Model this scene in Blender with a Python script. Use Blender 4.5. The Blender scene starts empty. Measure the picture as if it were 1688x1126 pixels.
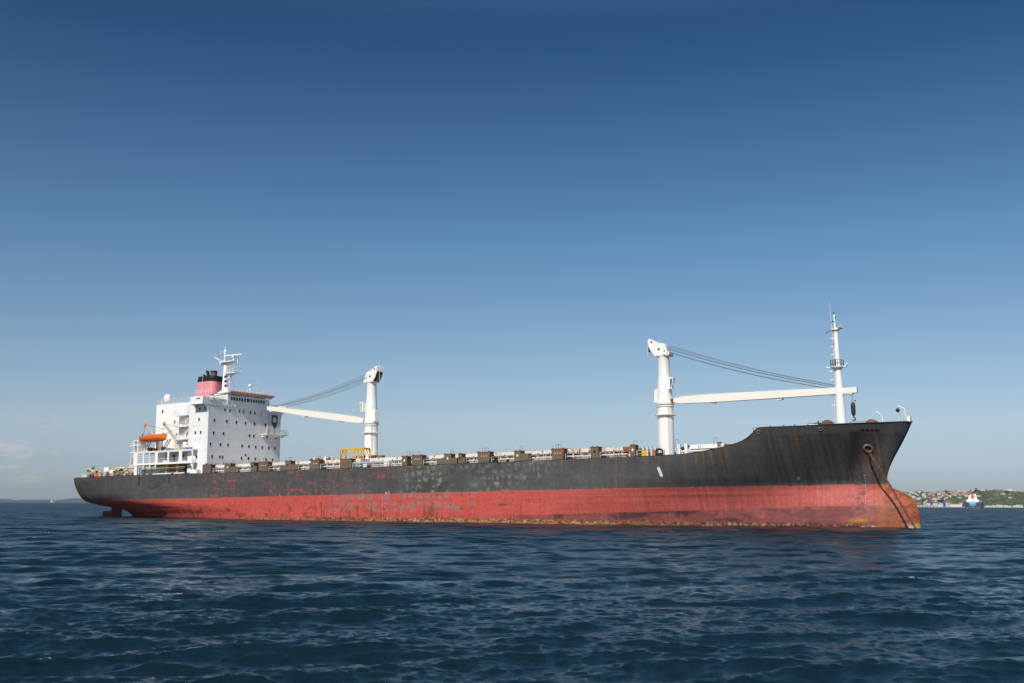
import bpy, math, random
import numpy as np
from mathutils import Matrix, Vector
R = math.radians
random.seed(7)
rng = np.random.default_rng(11)
scene = bpy.context.scene
COL = scene.collection

# ------------------------------------------------------------------ camera
cam_d = bpy.data.cameras.new('camera')
cam_d.sensor_width = 36.0
cam_d.lens = 1745.8 / 1688 * 36
cam_d.clip_start = 0.5
cam_d.clip_end = 120000
cam = bpy.data.objects.new('camera', cam_d)
COL.objects.link(cam)
cam.matrix_world = (Matrix.Translation((0, 0, 3.2)) @ Matrix.Rotation(R(90) + math.atan(268.2 / 1745.8), 4, 'X')
                    @ Matrix.Rotation(R(0.27), 4, 'Z'))
scene.camera = cam

# ------------------------------------------------------------------ world and sun
SUN_EL, SUN_AZ = R(40), R(202)
world = bpy.data.worlds.new("World")
scene.world = world
world.use_nodes = True
wn, wl = world.node_tree.nodes, world.node_tree.links
sky = wn.new('ShaderNodeTexSky')
sky.sky_type = 'NISHITA'
sky.sun_disc = False
sky.sun_elevation = SUN_EL
sky.sun_rotation = SUN_AZ
sky.altitude = 0
sky.air_density = 1.0
sky.dust_density = 0.6
sky.ozone_density = 2.2
bg = wn['Background']
bg.inputs[1].default_value = 0.105


def wmath(op, a, b=None, c=None):
    n = wn.new('ShaderNodeMath'); n.operation = op
    for i, v in enumerate((a, b, c)):
        if v is None: continue
        if isinstance(v, (int, float)): n.inputs[i].default_value = v
        else: wl.new(v, n.inputs[i])
    return n.outputs[0]


def wsmooth(x, a, b):
    n = wn.new('ShaderNodeMapRange'); n.interpolation_type = 'SMOOTHSTEP'
    wl.new(x, n.inputs[0]); n.inputs[1].default_value = a; n.inputs[2].default_value = b
    return n.outputs[0]


tc = wn.new('ShaderNodeTexCoord')
sep = wn.new('ShaderNodeSeparateXYZ'); wl.new(tc.outputs['Generated'], sep.inputs[0])
# clear polarised air: the sky deepens with height; brightening overhead is added fill light
up = sep.outputs[2]
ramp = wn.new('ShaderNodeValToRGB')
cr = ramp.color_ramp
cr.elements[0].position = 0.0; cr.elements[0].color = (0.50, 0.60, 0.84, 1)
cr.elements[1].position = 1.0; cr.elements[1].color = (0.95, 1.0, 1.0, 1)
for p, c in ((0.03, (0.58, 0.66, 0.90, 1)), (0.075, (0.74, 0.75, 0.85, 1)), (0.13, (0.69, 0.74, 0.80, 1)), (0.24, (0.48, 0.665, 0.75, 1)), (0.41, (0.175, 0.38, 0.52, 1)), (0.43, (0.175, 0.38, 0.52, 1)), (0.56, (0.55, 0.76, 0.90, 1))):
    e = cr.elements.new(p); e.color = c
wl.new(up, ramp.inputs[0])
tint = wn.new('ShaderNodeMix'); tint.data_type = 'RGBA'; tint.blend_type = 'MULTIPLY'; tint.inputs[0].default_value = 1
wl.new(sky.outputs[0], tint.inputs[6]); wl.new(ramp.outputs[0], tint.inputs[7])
# small fair-weather clouds low over the western sea
az = wmath('ARCTAN2', sep.outputs[0], sep.outputs[1])
el = wmath('ARCTAN2', up, wmath('SQRT', wmath('ADD', wmath('MULTIPLY', sep.outputs[0], sep.outputs[0]), wmath('MULTIPLY', sep.outputs[1], sep.outputs[1]))))
cv = wn.new('ShaderNodeCombineXYZ')
wl.new(wmath('MULTIPLY', az, 22.0), cv.inputs[0]); wl.new(wmath('MULTIPLY', el, 75.0), cv.inputs[1]); cv.inputs[2].default_value = 3.3
nz = wn.new('ShaderNodeTexNoise'); nz.inputs['Scale'].default_value = 1.0; nz.inputs['Detail'].default_value = 7; nz.inputs['Roughness'].default_value = 0.6
wl.new(cv.outputs[0], nz.inputs['Vector'])
cm = wsmooth(nz.outputs[0], 0.50, 0.64)
cm = wmath('MULTIPLY', cm, wsmooth(el, 0.010, 0.030))
cm = wmath('MULTIPLY', cm, wmath('SUBTRACT', 1.0, wsmooth(el, 0.050, 0.085)))
cm = wmath('MULTIPLY', cm, wmath('SUBTRACT', 1.0, wsmooth(az, -0.43, -0.36)))
cm = wmath('MULTIPLY', cm, 0.5)
cmix = wn.new('ShaderNodeMix'); cmix.data_type = 'RGBA'
wl.new(cm, cmix.inputs[0]); wl.new(tint.outputs[2], cmix.inputs[6]); cmix.inputs[7].default_value = (5.9, 5.7, 5.6, 1)
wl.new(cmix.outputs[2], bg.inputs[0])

sun_d = bpy.data.lights.new('sun', 'SUN')
sun_d.energy = 4.2
sun_d.angle = R(0.53)
sun_d.color = (1.0, 0.94, 0.86)
sun = bpy.data.objects.new('sun', sun_d)
COL.objects.link(sun)
sdir = Vector((math.sin(SUN_AZ) * math.cos(SUN_EL), math.cos(SUN_AZ) * math.cos(SUN_EL), math.sin(SUN_EL)))
sun.rotation_euler = sdir.to_track_quat('Z', 'Y').to_euler()

scene.view_settings.view_transform = 'Standard'
scene.view_settings.look = 'None'
scene.view_settings.exposure = 0.0
scene.view_settings.gamma = 1.0
scene.cycles.max_bounces = 6
scene.cycles.volume_bounces = 0

# ------------------------------------------------------------------ helpers
def tag(o, label=None, cat=None, group=None, kind=None):
    if label: o['label'] = label
    if cat: o['category'] = cat
    if group: o['group'] = group
    if kind: o['kind'] = kind
    return o


class MB:
    """collects faces in ship axes (s forward, w to starboard, z up) or world axes"""
    def __init__(self, ship=True, origin=(0, 0, 0)):
        self.v = []; self.f = []; self.m = []; self.sm = []; self.ship = ship; self.o = origin; self.mats = []; self.cur = 0
    def mat(self, m):
        if m not in self.mats: self.mats.append(m)
        self.cur = self.mats.index(m); return self
    def add(self, vs, fs, smooth=False):
        b = len(self.v); self.v += [tuple(p) for p in vs]
        for f in fs:
            self.f.append(tuple(b + i for i in f)); self.m.append(self.cur); self.sm.append(smooth)
        return self
    def box(self, a, b):
        x0, x1 = sorted((a[0], b[0])); y0, y1 = sorted((a[1], b[1])); z0, z1 = sorted((a[2], b[2]))
        vs = [(x0, y0, z0), (x1, y0, z0), (x1, y1, z0), (x0, y1, z0), (x0, y0, z1), (x1, y0, z1), (x1, y1, z1), (x0, y1, z1)]
        return self.add(vs, [(3, 2, 1, 0), (4, 5, 6, 7), (0, 1, 5, 4), (1, 2, 6, 5), (2, 3, 7, 6), (3, 0, 4, 7)])
    def hull8(self, vs):
        return self.add(vs, [(3, 2, 1, 0), (4, 5, 6, 7), (0, 1, 5, 4), (1, 2, 6, 5), (2, 3, 7, 6), (3, 0, 4, 7)])
    def beam(self, p, q, wd, ht, wd2=None, ht2=None, up=(0, 0, 1)):
        p, q = Vector(p), Vector(q); d = (q - p).normalized(); u = Vector(up)
        s = d.cross(u); 
        if s.length < 1e-4: s = d.cross(Vector((1, 0, 0)))
        s.normalize(); u = s.cross(d).normalized()
        wd2 = wd if wd2 is None else wd2; ht2 = ht if ht2 is None else ht2
        vs = []
        for c, a, h in ((p, wd, ht), (q, wd2, ht2)):
            for i, j in ((-1, -1), (1, -1), (1, 1), (-1, 1)):
                vs.append(c + s * (i * a / 2) + u * (j * h / 2))
        return self.hull8(vs)
    def tube(self, p, q, r0, r1=None, n=8, caps=True):
        p, q = Vector(p), Vector(q); r1 = r0 if r1 is None else r1
        d = (q - p).normalized(); a = Vector((0, 0, 1)) if abs(d.z) < .9 else Vector((1, 0, 0))
        e1 = d.cross(a).normalized(); e2 = d.cross(e1)
        vs = []
        for c, r in ((p, r0), (q, r1)):
            for i in range(n):
                t = 2 * math.pi * i / n; vs.append(c + e1 * (r * math.cos(t)) + e2 * (r * math.sin(t)))
        self.add(vs, [(i, (i + 1) % n, n + (i + 1) % n, n + i) for i in range(n)], n > 5)
        if caps:
            self.add(vs[:n], [tuple(range(n))[::-1]]); self.add(vs[n:], [tuple(range(n))])
        return self
    def path(self, pts, r, n=6):
        for a, b in zip(pts[:-1], pts[1:]): self.tube(a, b, r, r, n)
        return self
    def lathe(self, c, prof, n=20, axis='z', smooth=True):
        vs = []; c = Vector(c)
        for r, h in prof:
            for i in range(n):
                t = 2 * math.pi * i / n; x, y = r * math.cos(t), r * math.sin(t)
                vs.append(c + (Vector((x, y, h)) if axis == 'z' else Vector((x, h, y)) if axis == 'w' else Vector((h, x, y))))
        fs = []
        for k in range(len(prof) - 1):
            for i in range(n):
                fs.append((k * n + i, k * n + (i + 1) % n, (k + 1) * n + (i + 1) % n, (k + 1) * n + i))
        self.add(vs, fs, smooth)
        self.add(vs[:n], [tuple(range(n))[::-1]]); self.add(vs[-n:], [tuple(range(n))])
        return self
    def prism(self, poly, a, b, plane='sz'):
        """polygon in (s,z) extruded over w from a to b, or in (w,z) over s, or (s,w) over z"""
        def P(u, v, t):
            return (u, t, v) if plane == 'sz' else (t, u, v) if plane == 'wz' else (u, v, t)
        n = len(poly); vs = [P(u, v, a) for u, v in poly] + [P(u, v, b) for u, v in poly]
        return self.add(vs, [tuple(range(n))[::-1], tuple(range(n, 2 * n))] + [(i, (i + 1) % n, n + (i + 1) % n, n + i) for i in range(n)])
    def ball(self, c, r, n=10, sq=(1, 1, 1)):
        prof = []
        vs = []; m = n // 2 + 1
        for k in range(m + 1):
            ph = math.pi * k / m
            for i in range(n):
                t = 2 * math.pi * i / n
                vs.append((c[0] + r * sq[0] * math.sin(ph) * math.cos(t), c[1] + r * sq[1] * math.sin(ph) * math.sin(t), c[2] - r * sq[2] * math.cos(ph)))
        fs = [(k * n + i, k * n + (i + 1) % n, (k + 1) * n + (i + 1) % n, (k + 1) * n + i) for k in range(m) for i in range(n)]
        return self.add(vs, fs, True)
    def rail(self, pts, h=1.05, step=1.5, r=.03, rows=(1.0, .55), rp=None):
        """posts and rails along a polyline of (s,w,z) points at deck level"""
        rp = rp or r
        for a, b in zip(pts[:-1], pts[1:]):
            a, b = Vector(a), Vector(b); L = (b - a).length; n = max(1, round(L / step))
            for i in range(n + 1):
                p = a.lerp(b, i / n); self.tube(p, p + Vector((0, 0, h)), rp, rp, 4, False)
            for q in rows:
                z = Vector((0, 0, h * q)); self.tube(a + z, b + z, r, r, 4, False)
        return self
    def build(self, name, mat, parent=None):
        me = bpy.data.meshes.new(name)
        o = self.o
        if self.ship:
            vs = [(p[0] - o[0], -(p[1] - o[1]), p[2] - o[2]) for p in self.v]
        else:
            vs = [(p[0] - o[0], p[1] - o[1], p[2] - o[2]) for p in self.v]
        me.from_pydata(vs, [], self.f)
        me.polygons.foreach_set('use_smooth', self.sm)
        mats = self.mats or [mat]
        for m in mats: me.materials.append(m)
        me.polygons.foreach_set('material_index', self.m)
        me.update()
        import bmesh
        bm = bmesh.new(); bm.from_mesh(me); bmesh.ops.recalc_face_normals(bm, faces=bm.faces); bm.to_mesh(me); bm.free()
        ob = bpy.data.objects.new(name, me); COL.objects.link(ob)
        if parent: ob.parent = parent
        return ob


def N(mat):
    return mat.node_tree.nodes, mat.node_tree.links


def make_mat(name, col, rough=.55, metal=0.0, var=.12, vscale=.8, rust=0.0, rscale=1.5, streak=True, spec=.4, bump=0.0):
    """painted or weathered surface: large tone variation, optional rust blotches that run down"""
    m = bpy.data.materials.new(name); m.use_nodes = True
    nd, lk = N(m); b = nd['Principled BSDF']
    b.inputs['Roughness'].default_value = rough; b.inputs['Metallic'].default_value = metal
    b.inputs['Specular IOR Level'].default_value = spec
    tc = nd.new('ShaderNodeTexCoord')
    n1 = nd.new('ShaderNodeTexNoise'); n1.inputs['Scale'].default_value = vscale; n1.inputs['Detail'].default_value = 6
    lk.new(tc.outputs['Object'], n1.inputs['Vector'])
    mx = nd.new('ShaderNodeMix'); mx.data_type = 'RGBA'
    lk.new(n1.outputs[0], mx.inputs[0])
    mx.inputs[6].default_value = tuple(c * (1 - var * 1.6) for c in col) + (1,)
    mx.inputs[7].default_value = tuple(min(1, c * (1 + var * 1.2)) for c in col) + (1,)
    out = mx.outputs[2]
    if rust > 0:
        mp = nd.new('ShaderNodeMapping'); mp.inputs['Scale'].default_value = (1, 1, .22 if streak else 1)
        lk.new(tc.outputs['Object'], mp.inputs[0])
        n2 = nd.new('ShaderNodeTexNoise'); n2.inputs['Scale'].default_value = rscale; n2.inputs['Detail'].default_value = 8; n2.inputs['Roughness'].default_value = .68
        lk.new(mp.outputs[0], n2.inputs['Vector'])
        mr = nd.new('ShaderNodeMapRange'); mr.inputs[1].default_value = .72 - rust * .3; mr.inputs[2].default_value = .80 - rust * .3
        lk.new(n2.outputs[0], mr.inputs[0])
        m2 = nd.new('ShaderNodeMix'); m2.data_type = 'RGBA'; lk.new(mr.outputs[0], m2.inputs[0]); lk.new(out, m2.inputs[6])
        n3 = nd.new('ShaderNodeTexNoise'); n3.inputs['Scale'].default_value = 4; lk.new(tc.outputs['Object'], n3.inputs['Vector'])
        m3 = nd.new('ShaderNodeMix'); m3.data_type = 'RGBA'; lk.new(n3.outputs[0], m3.inputs[0])
        m3.inputs[6].default_value = (.10, .035, .015, 1); m3.inputs[7].default_value = (.42, .15, .045, 1)
        lk.new(m3.outputs[2], m2.inputs[7]); out = m2.outputs[2]
    lk.new(out, b.inputs['Base Color'])
    if bump:
        bp = nd.new('ShaderNodeBump'); bp.inputs['Strength'].default_value = bump; bp.inputs['Distance'].default_value = .05
        lk.new(n1.outputs[0], bp.inputs['Height']); lk.new(bp.outputs[0], b.inputs['Normal'])
    return m


M = dict(
    white=make_mat('white_paint', (.80, .79, .76), .5, var=.08, rust=.24, rscale=1.1),
    white_clean=make_mat('clean_white_paint', (.82, .81, .79), .45, var=.04),
    white_rust=make_mat('rust_stained_white_paint', (.74, .70, .64), .6, var=.08, rust=.48, rscale=1.3),
    white_rusty=make_mat('heavily_rusted_white_paint', (.70, .64, .56), .7, var=.1, rust=.72, rscale=1.3),
    crane=make_mat('crane_white_paint', (.82, .80, .75), .5, var=.07, rust=.15, rscale=.8),
    jib=make_mat('cream_jib_paint', (.80, .75, .67), .5, var=.05, rust=.12, rscale=.7),
    pedestal=make_mat('olive_grey_steel', (.135, .112, .080), .75, var=.22, rust=.50, rscale=1.1),
    pedestal_top=make_mat('rusty_plate', (.20, .075, .035), .85, var=.3, rust=.6, rscale=2.5, streak=False),
    dark=make_mat('dark_steel', (.025, .026, .028), .6, var=.2),
    black=make_mat('black_paint', (.012, .012, .014), .5, var=.2),
    glass=make_mat('dark_window_glass', (.012, .016, .022), .08, var=.1, spec=.6),
    pink=make_mat('faded_red_funnel_paint', (.70, .25, .29), .5, var=.12, rust=.0, vscale=.4),
    visor=make_mat('faded_salmon_paint', (.66, .30, .25), .6, var=.12),
    orange=make_mat('orange_fibreglass', (.80, .17, .015), .45, var=.08),
    yellow=make_mat('weathered_yellow_paint', (.70, .42, .03), .6, var=.12, rust=.38, rscale=2.2),
    red=make_mat('red_drum_paint', (.62, .04, .02), .5, var=.1),
    blue=make_mat('blue_drum_paint', (.02, .13, .36), .5, var=.1),
    teal=make_mat('pale_blue_tarpaulin', (.08, .26, .36), .8, var=.15),
    green=make_mat('green_cloth', (.01, .10, .06), .8, var=.15),
    yell_cloth=make_mat('yellow_cloth', (.75, .55, .03), .8, var=.1),
    rust=make_mat('brown_rust', (.16, .055, .022), .85, var=.35, rust=.5, rscale=3, streak=False),
    chain=make_mat('rusty_chain_iron', (.17, .075, .035), .8, var=.4),
    deck=make_mat('red_brown_deck_paint', (.16, .07, .05), .8, var=.2, rust=.4),
    greydeck=make_mat('grey_green_steel', (.12, .15, .13), .7, var=.2, rust=.35, rscale=2),
    rope=make_mat('galvanised_wire', (.10, .10, .105), .5, var=.1),
    cream=make_mat('cream_metal', (.62, .55, .42), .6, var=.1, rust=.3),
    brown=make_mat('scorched_pipe', (.22, .09, .04), .7, var=.3),
    grey=make_mat('light_grey_paint', (.38, .40, .42), .6, var=.08),
    net=make_mat('dark_green_netting', (.028, .045, .042), .9, var=.2),
)

def top_rust(mat, z0, z1):
    """rust creeps down from the top plates"""
    nd, lk = N(mat); mr = [n for n in nd if n.type == 'MAP_RANGE'][0]; src = mr.inputs[0].links[0].from_socket
    tcn = nd.new('ShaderNodeTexCoord'); sp = nd.new('ShaderNodeSeparateXYZ'); lk.new(tcn.outputs['Object'], sp.inputs[0])
    m2 = nd.new('ShaderNodeMapRange'); m2.inputs[1].default_value = z0; m2.inputs[2].default_value = z1; m2.inputs[4].default_value = .17; lk.new(sp.outputs[2], m2.inputs[0])
    ad = nd.new('ShaderNodeMath'); ad.operation = 'ADD'; lk.new(src, ad.inputs[0]); lk.new(m2.outputs[0], ad.inputs[1]); lk.new(ad.outputs[0], mr.inputs[0])


top_rust(M['pedestal'], 8.7, 10.4)
for _n in M['pedestal'].node_tree.nodes:
    if _n.type == 'MAP_RANGE' and _n.inputs[1].default_value < 1: _n.inputs[2].default_value += .10

# ------------------------------------------------------------------ water
TH, TRIM = 0.5359, 0.01763
SHIP = (Matrix.Translation((-89.05, 248.35, 0)) @ Matrix.Rotation(-TH, 4, 'Z') @ Matrix.Rotation(-TRIM, 4, 'Y'))


def ship_world(s, w, z):
    return SHIP @ Vector((s, -w, z))


def build_water():
    rs = [3.0]
    while rs[-1] < 90000:
        r = rs[-1]
        if r < 11: d = .6
        elif r < 62: d = max(.045, r * r / 17000)
        elif r < 700: d = .226 + .0046 * (r - 62)
        else: d = r * .07
        rs.append(r + d)
    rs = np.array(rs)
    th = np.concatenate([np.linspace(-180, -50, 27)[:-1], np.linspace(-50, -33, 33)[:-1], np.linspace(-33, 33, 1080)[:-1],
                         np.linspace(33, 50, 33)[:-1], np.linspace(50, 180, 27)[:-1]])
    th = np.radians(th)
    nr, nt = len(rs), len(th)
    Rr, Tt = np.meshgrid(rs, th, indexing='ij')
    X = (Rr * np.sin(Tt)).astype(np.float32); Y = (Rr * np.cos(Tt)).astype(np.float32)
    cell = np.maximum(np.gradient(rs), rs * .0011)
    n = 260
    lam = np.sort(np.exp(rng.uniform(np.log(.2), np.log(7.5), n)))[::-1]
    k = 2 * np.pi / lam
    ang = -np.pi / 2 + R(14) + rng.normal(0, 1, n) * np.interp(lam, [.4, 2.5], [R(32), R(19)])     # crests run mostly across the view, a little skewed
    slope = np.interp(np.log(lam), np.log([.2, .5, 1, 2, 4, 7.5]), [.020, .020, .0175, .0165, .0155, .0135])
    amp = slope / k * rng.uniform(.6, 1.4, n)
    ph = rng.uniform(0, 2 * np.pi, n)
    dx = np.zeros_like(X); dy = np.zeros_like(X); dz = np.zeros_like(X); un = np.zeros(nr)
    for i in range(n):
        cx, cy = math.cos(ang[i]), math.sin(ang[i])
        f = np.clip((lam[i] / cell - 2.2) / 2.2, 0, 1)
        un += (1 - f) ** 2 * float((amp[i] * k[i]) ** 2) * .5
        m = int(np.count_nonzero(f > 0))           # rings near enough to carry this wave
        if m == 0: continue
        p = X[:m] * np.float32(k[i] * cx) + Y[:m] * np.float32(k[i] * cy) + np.float32(ph[i])
        a = (amp[i] * f[:m]).astype(np.float32)[:, None]
        s_ = np.sin(p) * a; dz[:m] += np.cos(p) * a
        dx[:m] -= s_ * np.float32(cx * 1.25); dy[:m] -= s_ * np.float32(cy * 1.25)
    # wave groups: patches of livelier and calmer water
    grp = 1 + .28 * np.sin(X * .11 + 1.3 + 1.2 * np.sin(Y * .05)) * np.sin(Y * .085 + .7 * np.sin(X * .06))
    co = np.stack([(X + dx * grp).ravel(), (Y + dy * grp).ravel(), (dz * grp).ravel()], 1).astype(np.float32)
    un = np.repeat(un, nt)
    co = np.vstack([co, [[0, 0, -.2]]]).astype(np.float32)
    i = np.arange(nr - 1)[:, None]; j = np.arange(nt)[None, :]; j2 = (j + 1) % nt
    q = np.stack([i * nt + j, i * nt + j2, (i + 1) * nt + j2, (i + 1) * nt + j], -1).reshape(-1, 4)[:, ::-1]
    cen = nr * nt
    tri = np.stack([np.full(nt, cen), (np.arange(nt) + 1) % nt, np.arange(nt)], 1)
    me = bpy.data.meshes.new('sea_water')
    me.vertices.add(len(co)); me.vertices.foreach_set('co', co.ravel())
    nl = q.size + tri.size
    me.loops.add(nl); me.loops.foreach_set('vertex_index', np.concatenate([q.ravel(), tri.ravel()]).astype(np.int32))
    me.polygons.add(len(q) + len(tri))
    ls = np.concatenate([np.arange(len(q)) * 4, q.size + np.arange(len(tri)) * 3]).astype(np.int32)
    me.polygons.foreach_set('loop_start', ls)
    me.update(calc_edges=True)
    me.polygons.foreach_set('use_smooth', np.ones(len(me.polygons), bool))
    crest = (dz * grp).ravel(); foam = np.clip((crest - 3.05 * crest[:400000].std()) / (.5 * crest[:400000].std()), 0, 1)
    fa = me.attributes.new('foam', 'FLOAT', 'POINT'); fa.data.foreach_set('value', np.concatenate([foam, [0]]).astype(np.float32))
    at = me.attributes.new('unresolved', 'FLOAT', 'POINT')
    at.data.foreach_set('value', np.concatenate([np.sqrt(un), [0]]).astype(np.float32))
    # water material
    m = bpy.data.materials.new('sea_water'); m.use_nodes = True
    nd, lk = N(m); b = nd['Principled BSDF']
    b.inputs['Base Color'].default_value = (.0035, .016, .022, 1)
    b.inputs['Roughness'].default_value = .07
    b.inputs['IOR'].default_value = 1.333
    geo = nd.new('ShaderNodeNewGeometry')
    attr = nd.new('ShaderNodeAttribute'); attr.attribute_name = 'unresolved'
    fat = nd.new('ShaderNodeAttribute'); fat.attribute_name = 'foam'
    fn = nd.new('ShaderNodeTexNoise'); fn.inputs['Scale'].default_value = 5.0; fn.inputs['Detail'].default_value = 6; lk.new(geo.outputs['Position'], fn.inputs[0])
    fr = nd.new('ShaderNodeMapRange'); fr.inputs[1].default_value = .50; fr.inputs[2].default_value = .62; lk.new(fn.outputs[0], fr.inputs[0])
    fm_ = nd.new('ShaderNodeMath'); fm_.operation = 'MULTIPLY'; lk.new(fat.outputs['Fac'], fm_.inputs[0]); lk.new(fr.outputs[0], fm_.inputs[1])
    fb = nd.new('ShaderNodeMix'); fb.data_type = 'RGBA'; lk.new(fm_.outputs[0], fb.inputs[0]); fb.inputs[6].default_value = b.inputs['Base Color'].default_value; fb.inputs[7].default_value = (.55, .60, .62, 1)
    lk.new(fb.outputs[2], b.inputs['Base Color'])

    def slope_noise(scale, seed, detail, sx=1.0):
        mp = nd.new('ShaderNodeMapping'); mp.inputs['Scale'].default_value = (scale * sx, scale, scale); mp.inputs['Location'].default_value = (seed, seed * 2.1, 0)
        mp.inputs['Rotation'].default_value = (0, 0, R(24))
        lk.new(geo.outputs['Position'], mp.inputs[0])
        nz = nd.new('ShaderNodeTexNoise'); nz.inputs['Scale'].default_value = 1; nz.inputs['Detail'].default_value = detail + 2; nz.inputs['Roughness'].default_value = .72
        lk.new(mp.outputs[0], nz.inputs['Vector'])
        vm = nd.new('ShaderNodeVectorMath'); vm.operation = 'SUBTRACT'; lk.new(nz.outputs['Color'], vm.inputs[0]); vm.inputs[1].default_value = (.5, .5, .5)
        return vm.outputs[0]
    fine = slope_noise(6.0, 3.1, 3, .4); mid = slope_noise(1.9, 9.4, 4, .45); coarse = slope_noise(.5, 5.7, 3, .4); swell = slope_noise(.19, 2.2, 2, .45)

    def vscale(v, f):
        vm = nd.new('ShaderNodeVectorMath'); vm.operation = 'SCALE'; lk.new(v, vm.inputs[0])
        if isinstance(f, float): vm.inputs['Scale'].default_value = f
        else: lk.new(f, vm.inputs['Scale'])
        return vm.outputs[0]
    mu = nd.new('ShaderNodeMath'); mu.operation = 'MULTIPLY'; lk.new(attr.outputs['Fac'], mu.inputs[0]); mu.inputs[1].default_value = 12.0
    rp_ = nd.new('ShaderNodeMath'); rp_.operation = 'POWER'; lk.new(attr.outputs['Fac'], rp_.inputs[0]); rp_.inputs[1].default_value = 3.0
    rg = nd.new('ShaderNodeMath'); rg.operation = 'MULTIPLY_ADD'; lk.new(rp_.outputs[0], rg.inputs[0]); rg.inputs[1].default_value = 14.0; rg.inputs[2].default_value = .001
    rx = nd.new('ShaderNodeMath'); rx.operation = 'MAXIMUM'; lk.new(rg.outputs[0], rx.inputs[0]); rx.inputs[1].default_value = .008
    rq = nd.new('ShaderNodeMath'); rq.operation = 'SQRT'; lk.new(rx.outputs[0], rq.inputs[0]); rq.use_clamp = True; lk.new(rq.outputs[0], b.inputs['Roughness'])
    att = nd.new('ShaderNodeMath'); att.operation = 'MULTIPLY_ADD'; lk.new(attr.outputs['Fac'], att.inputs[0]); att.inputs[1].default_value = -3.0; att.inputs[2].default_value = .3
    atm = nd.new('ShaderNodeMath'); atm.operation = 'MAXIMUM'; lk.new(att.outputs[0], atm.inputs[0]); atm.inputs[1].default_value = .08
    finer = slope_noise(17.0, 4.4, 2, .45)
    fsum = nd.new('ShaderNodeVectorMath'); fsum.operation = 'ADD'; lk.new(fine, fsum.inputs[0]); lk.new(vscale(finer, .25), fsum.inputs[1])
    s1 = vscale(fsum.outputs[0], atm.outputs[0]); s2a = vscale(mid, mu.outputs[0]); s2b = vscale(coarse, mu.outputs[0]); s2n = nd.new('ShaderNodeVectorMath'); s2n.operation = 'ADD'; lk.new(vscale(s2a, .6), s2n.inputs[0]); lk.new(s2b, s2n.inputs[1]); s2m = nd.new('ShaderNodeVectorMath'); s2m.operation = 'ADD'; lk.new(s2n.outputs[0], s2m.inputs[0]); lk.new(vscale(swell, mu.outputs[0]), s2m.inputs[1]); s2 = s2m.outputs[0]
    ad = nd.new('ShaderNodeVectorMath'); ad.operation = 'ADD'; lk.new(s1, ad.inputs[0]); lk.new(s2, ad.inputs[1])
    fl = nd.new('ShaderNodeVectorMath'); fl.operation = 'MULTIPLY'; lk.new(ad.outputs[0], fl.inputs[0]); fl.inputs[1].default_value = (1, 1, 0)
    mpb = nd.new('ShaderNodeMapping'); mpb.inputs['Scale'].default_value = (.55, 2.6, 2); mpb.inputs['Rotation'].default_value = (0, 0, R(14)); lk.new(geo.outputs['Position'], mpb.inputs[0])
    nb = nd.new('ShaderNodeTexNoise'); nb.inputs['Scale'].default_value = 1; nb.inputs['Detail'].default_value = 7; nb.inputs['Roughness'].default_value = .68; nb.inputs['Distortion'].default_value = .15
    lk.new(mpb.outputs[0], nb.inputs['Vector'])
    bmp = nd.new('ShaderNodeBump'); bmp.inputs['Strength'].default_value = 1.0; bmp.inputs["Distance"].default_value = .06; lk.new(nb.outputs[0], bmp.inputs['Height'])
    a2 = nd.new('ShaderNodeVectorMath'); a2.operation = 'ADD'; lk.new(bmp.outputs[0], a2.inputs[0]); lk.new(fl.outputs[0], a2.inputs[1])
    nn = nd.new('ShaderNodeVectorMath'); nn.operation = 'NORMALIZE'; lk.new(a2.outputs[0], nn.inputs[0])
    lk.new(nn.outputs[0], b.inputs['Normal'])
    me.materials.append(m)
    o = bpy.data.objects.new('sea_water', me); COL.objects.link(o)
    tag(o, 'dark blue choppy sea water filling the foreground out to the horizon', 'water', kind='structure')


build_water()

# ------------------------------------------------------------------ hull form
def pchip(x, y, q):
    x = np.asarray(x, float); y = np.asarray(y, float); q = np.clip(q, x[0], x[-1])
    h = np.diff(x); d = np.diff(y) / h; m = np.zeros_like(y)
    for i in range(1, len(x) - 1):
        if d[i - 1] * d[i] > 0:
            w1, w2 = 2 * h[i] + h[i - 1], h[i] + 2 * h[i - 1]
            m[i] = (w1 + w2) / (w1 / d[i - 1] + w2 / d[i])
    m[0], m[-1] = d[0], d[-1]
    i = np.clip(np.searchsorted(x, q) - 1, 0, len(h) - 1); t = (q - x[i]) / h[i]
    return ((2 * t ** 3 - 3 * t ** 2 + 1) * y[i] + (t ** 3 - 2 * t ** 2 + t) * h[i] * m[i]
            + (-2 * t ** 3 + 3 * t ** 2) * y[i + 1] + (t ** 3 - t ** 2) * h[i] * m[i + 1])


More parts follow.
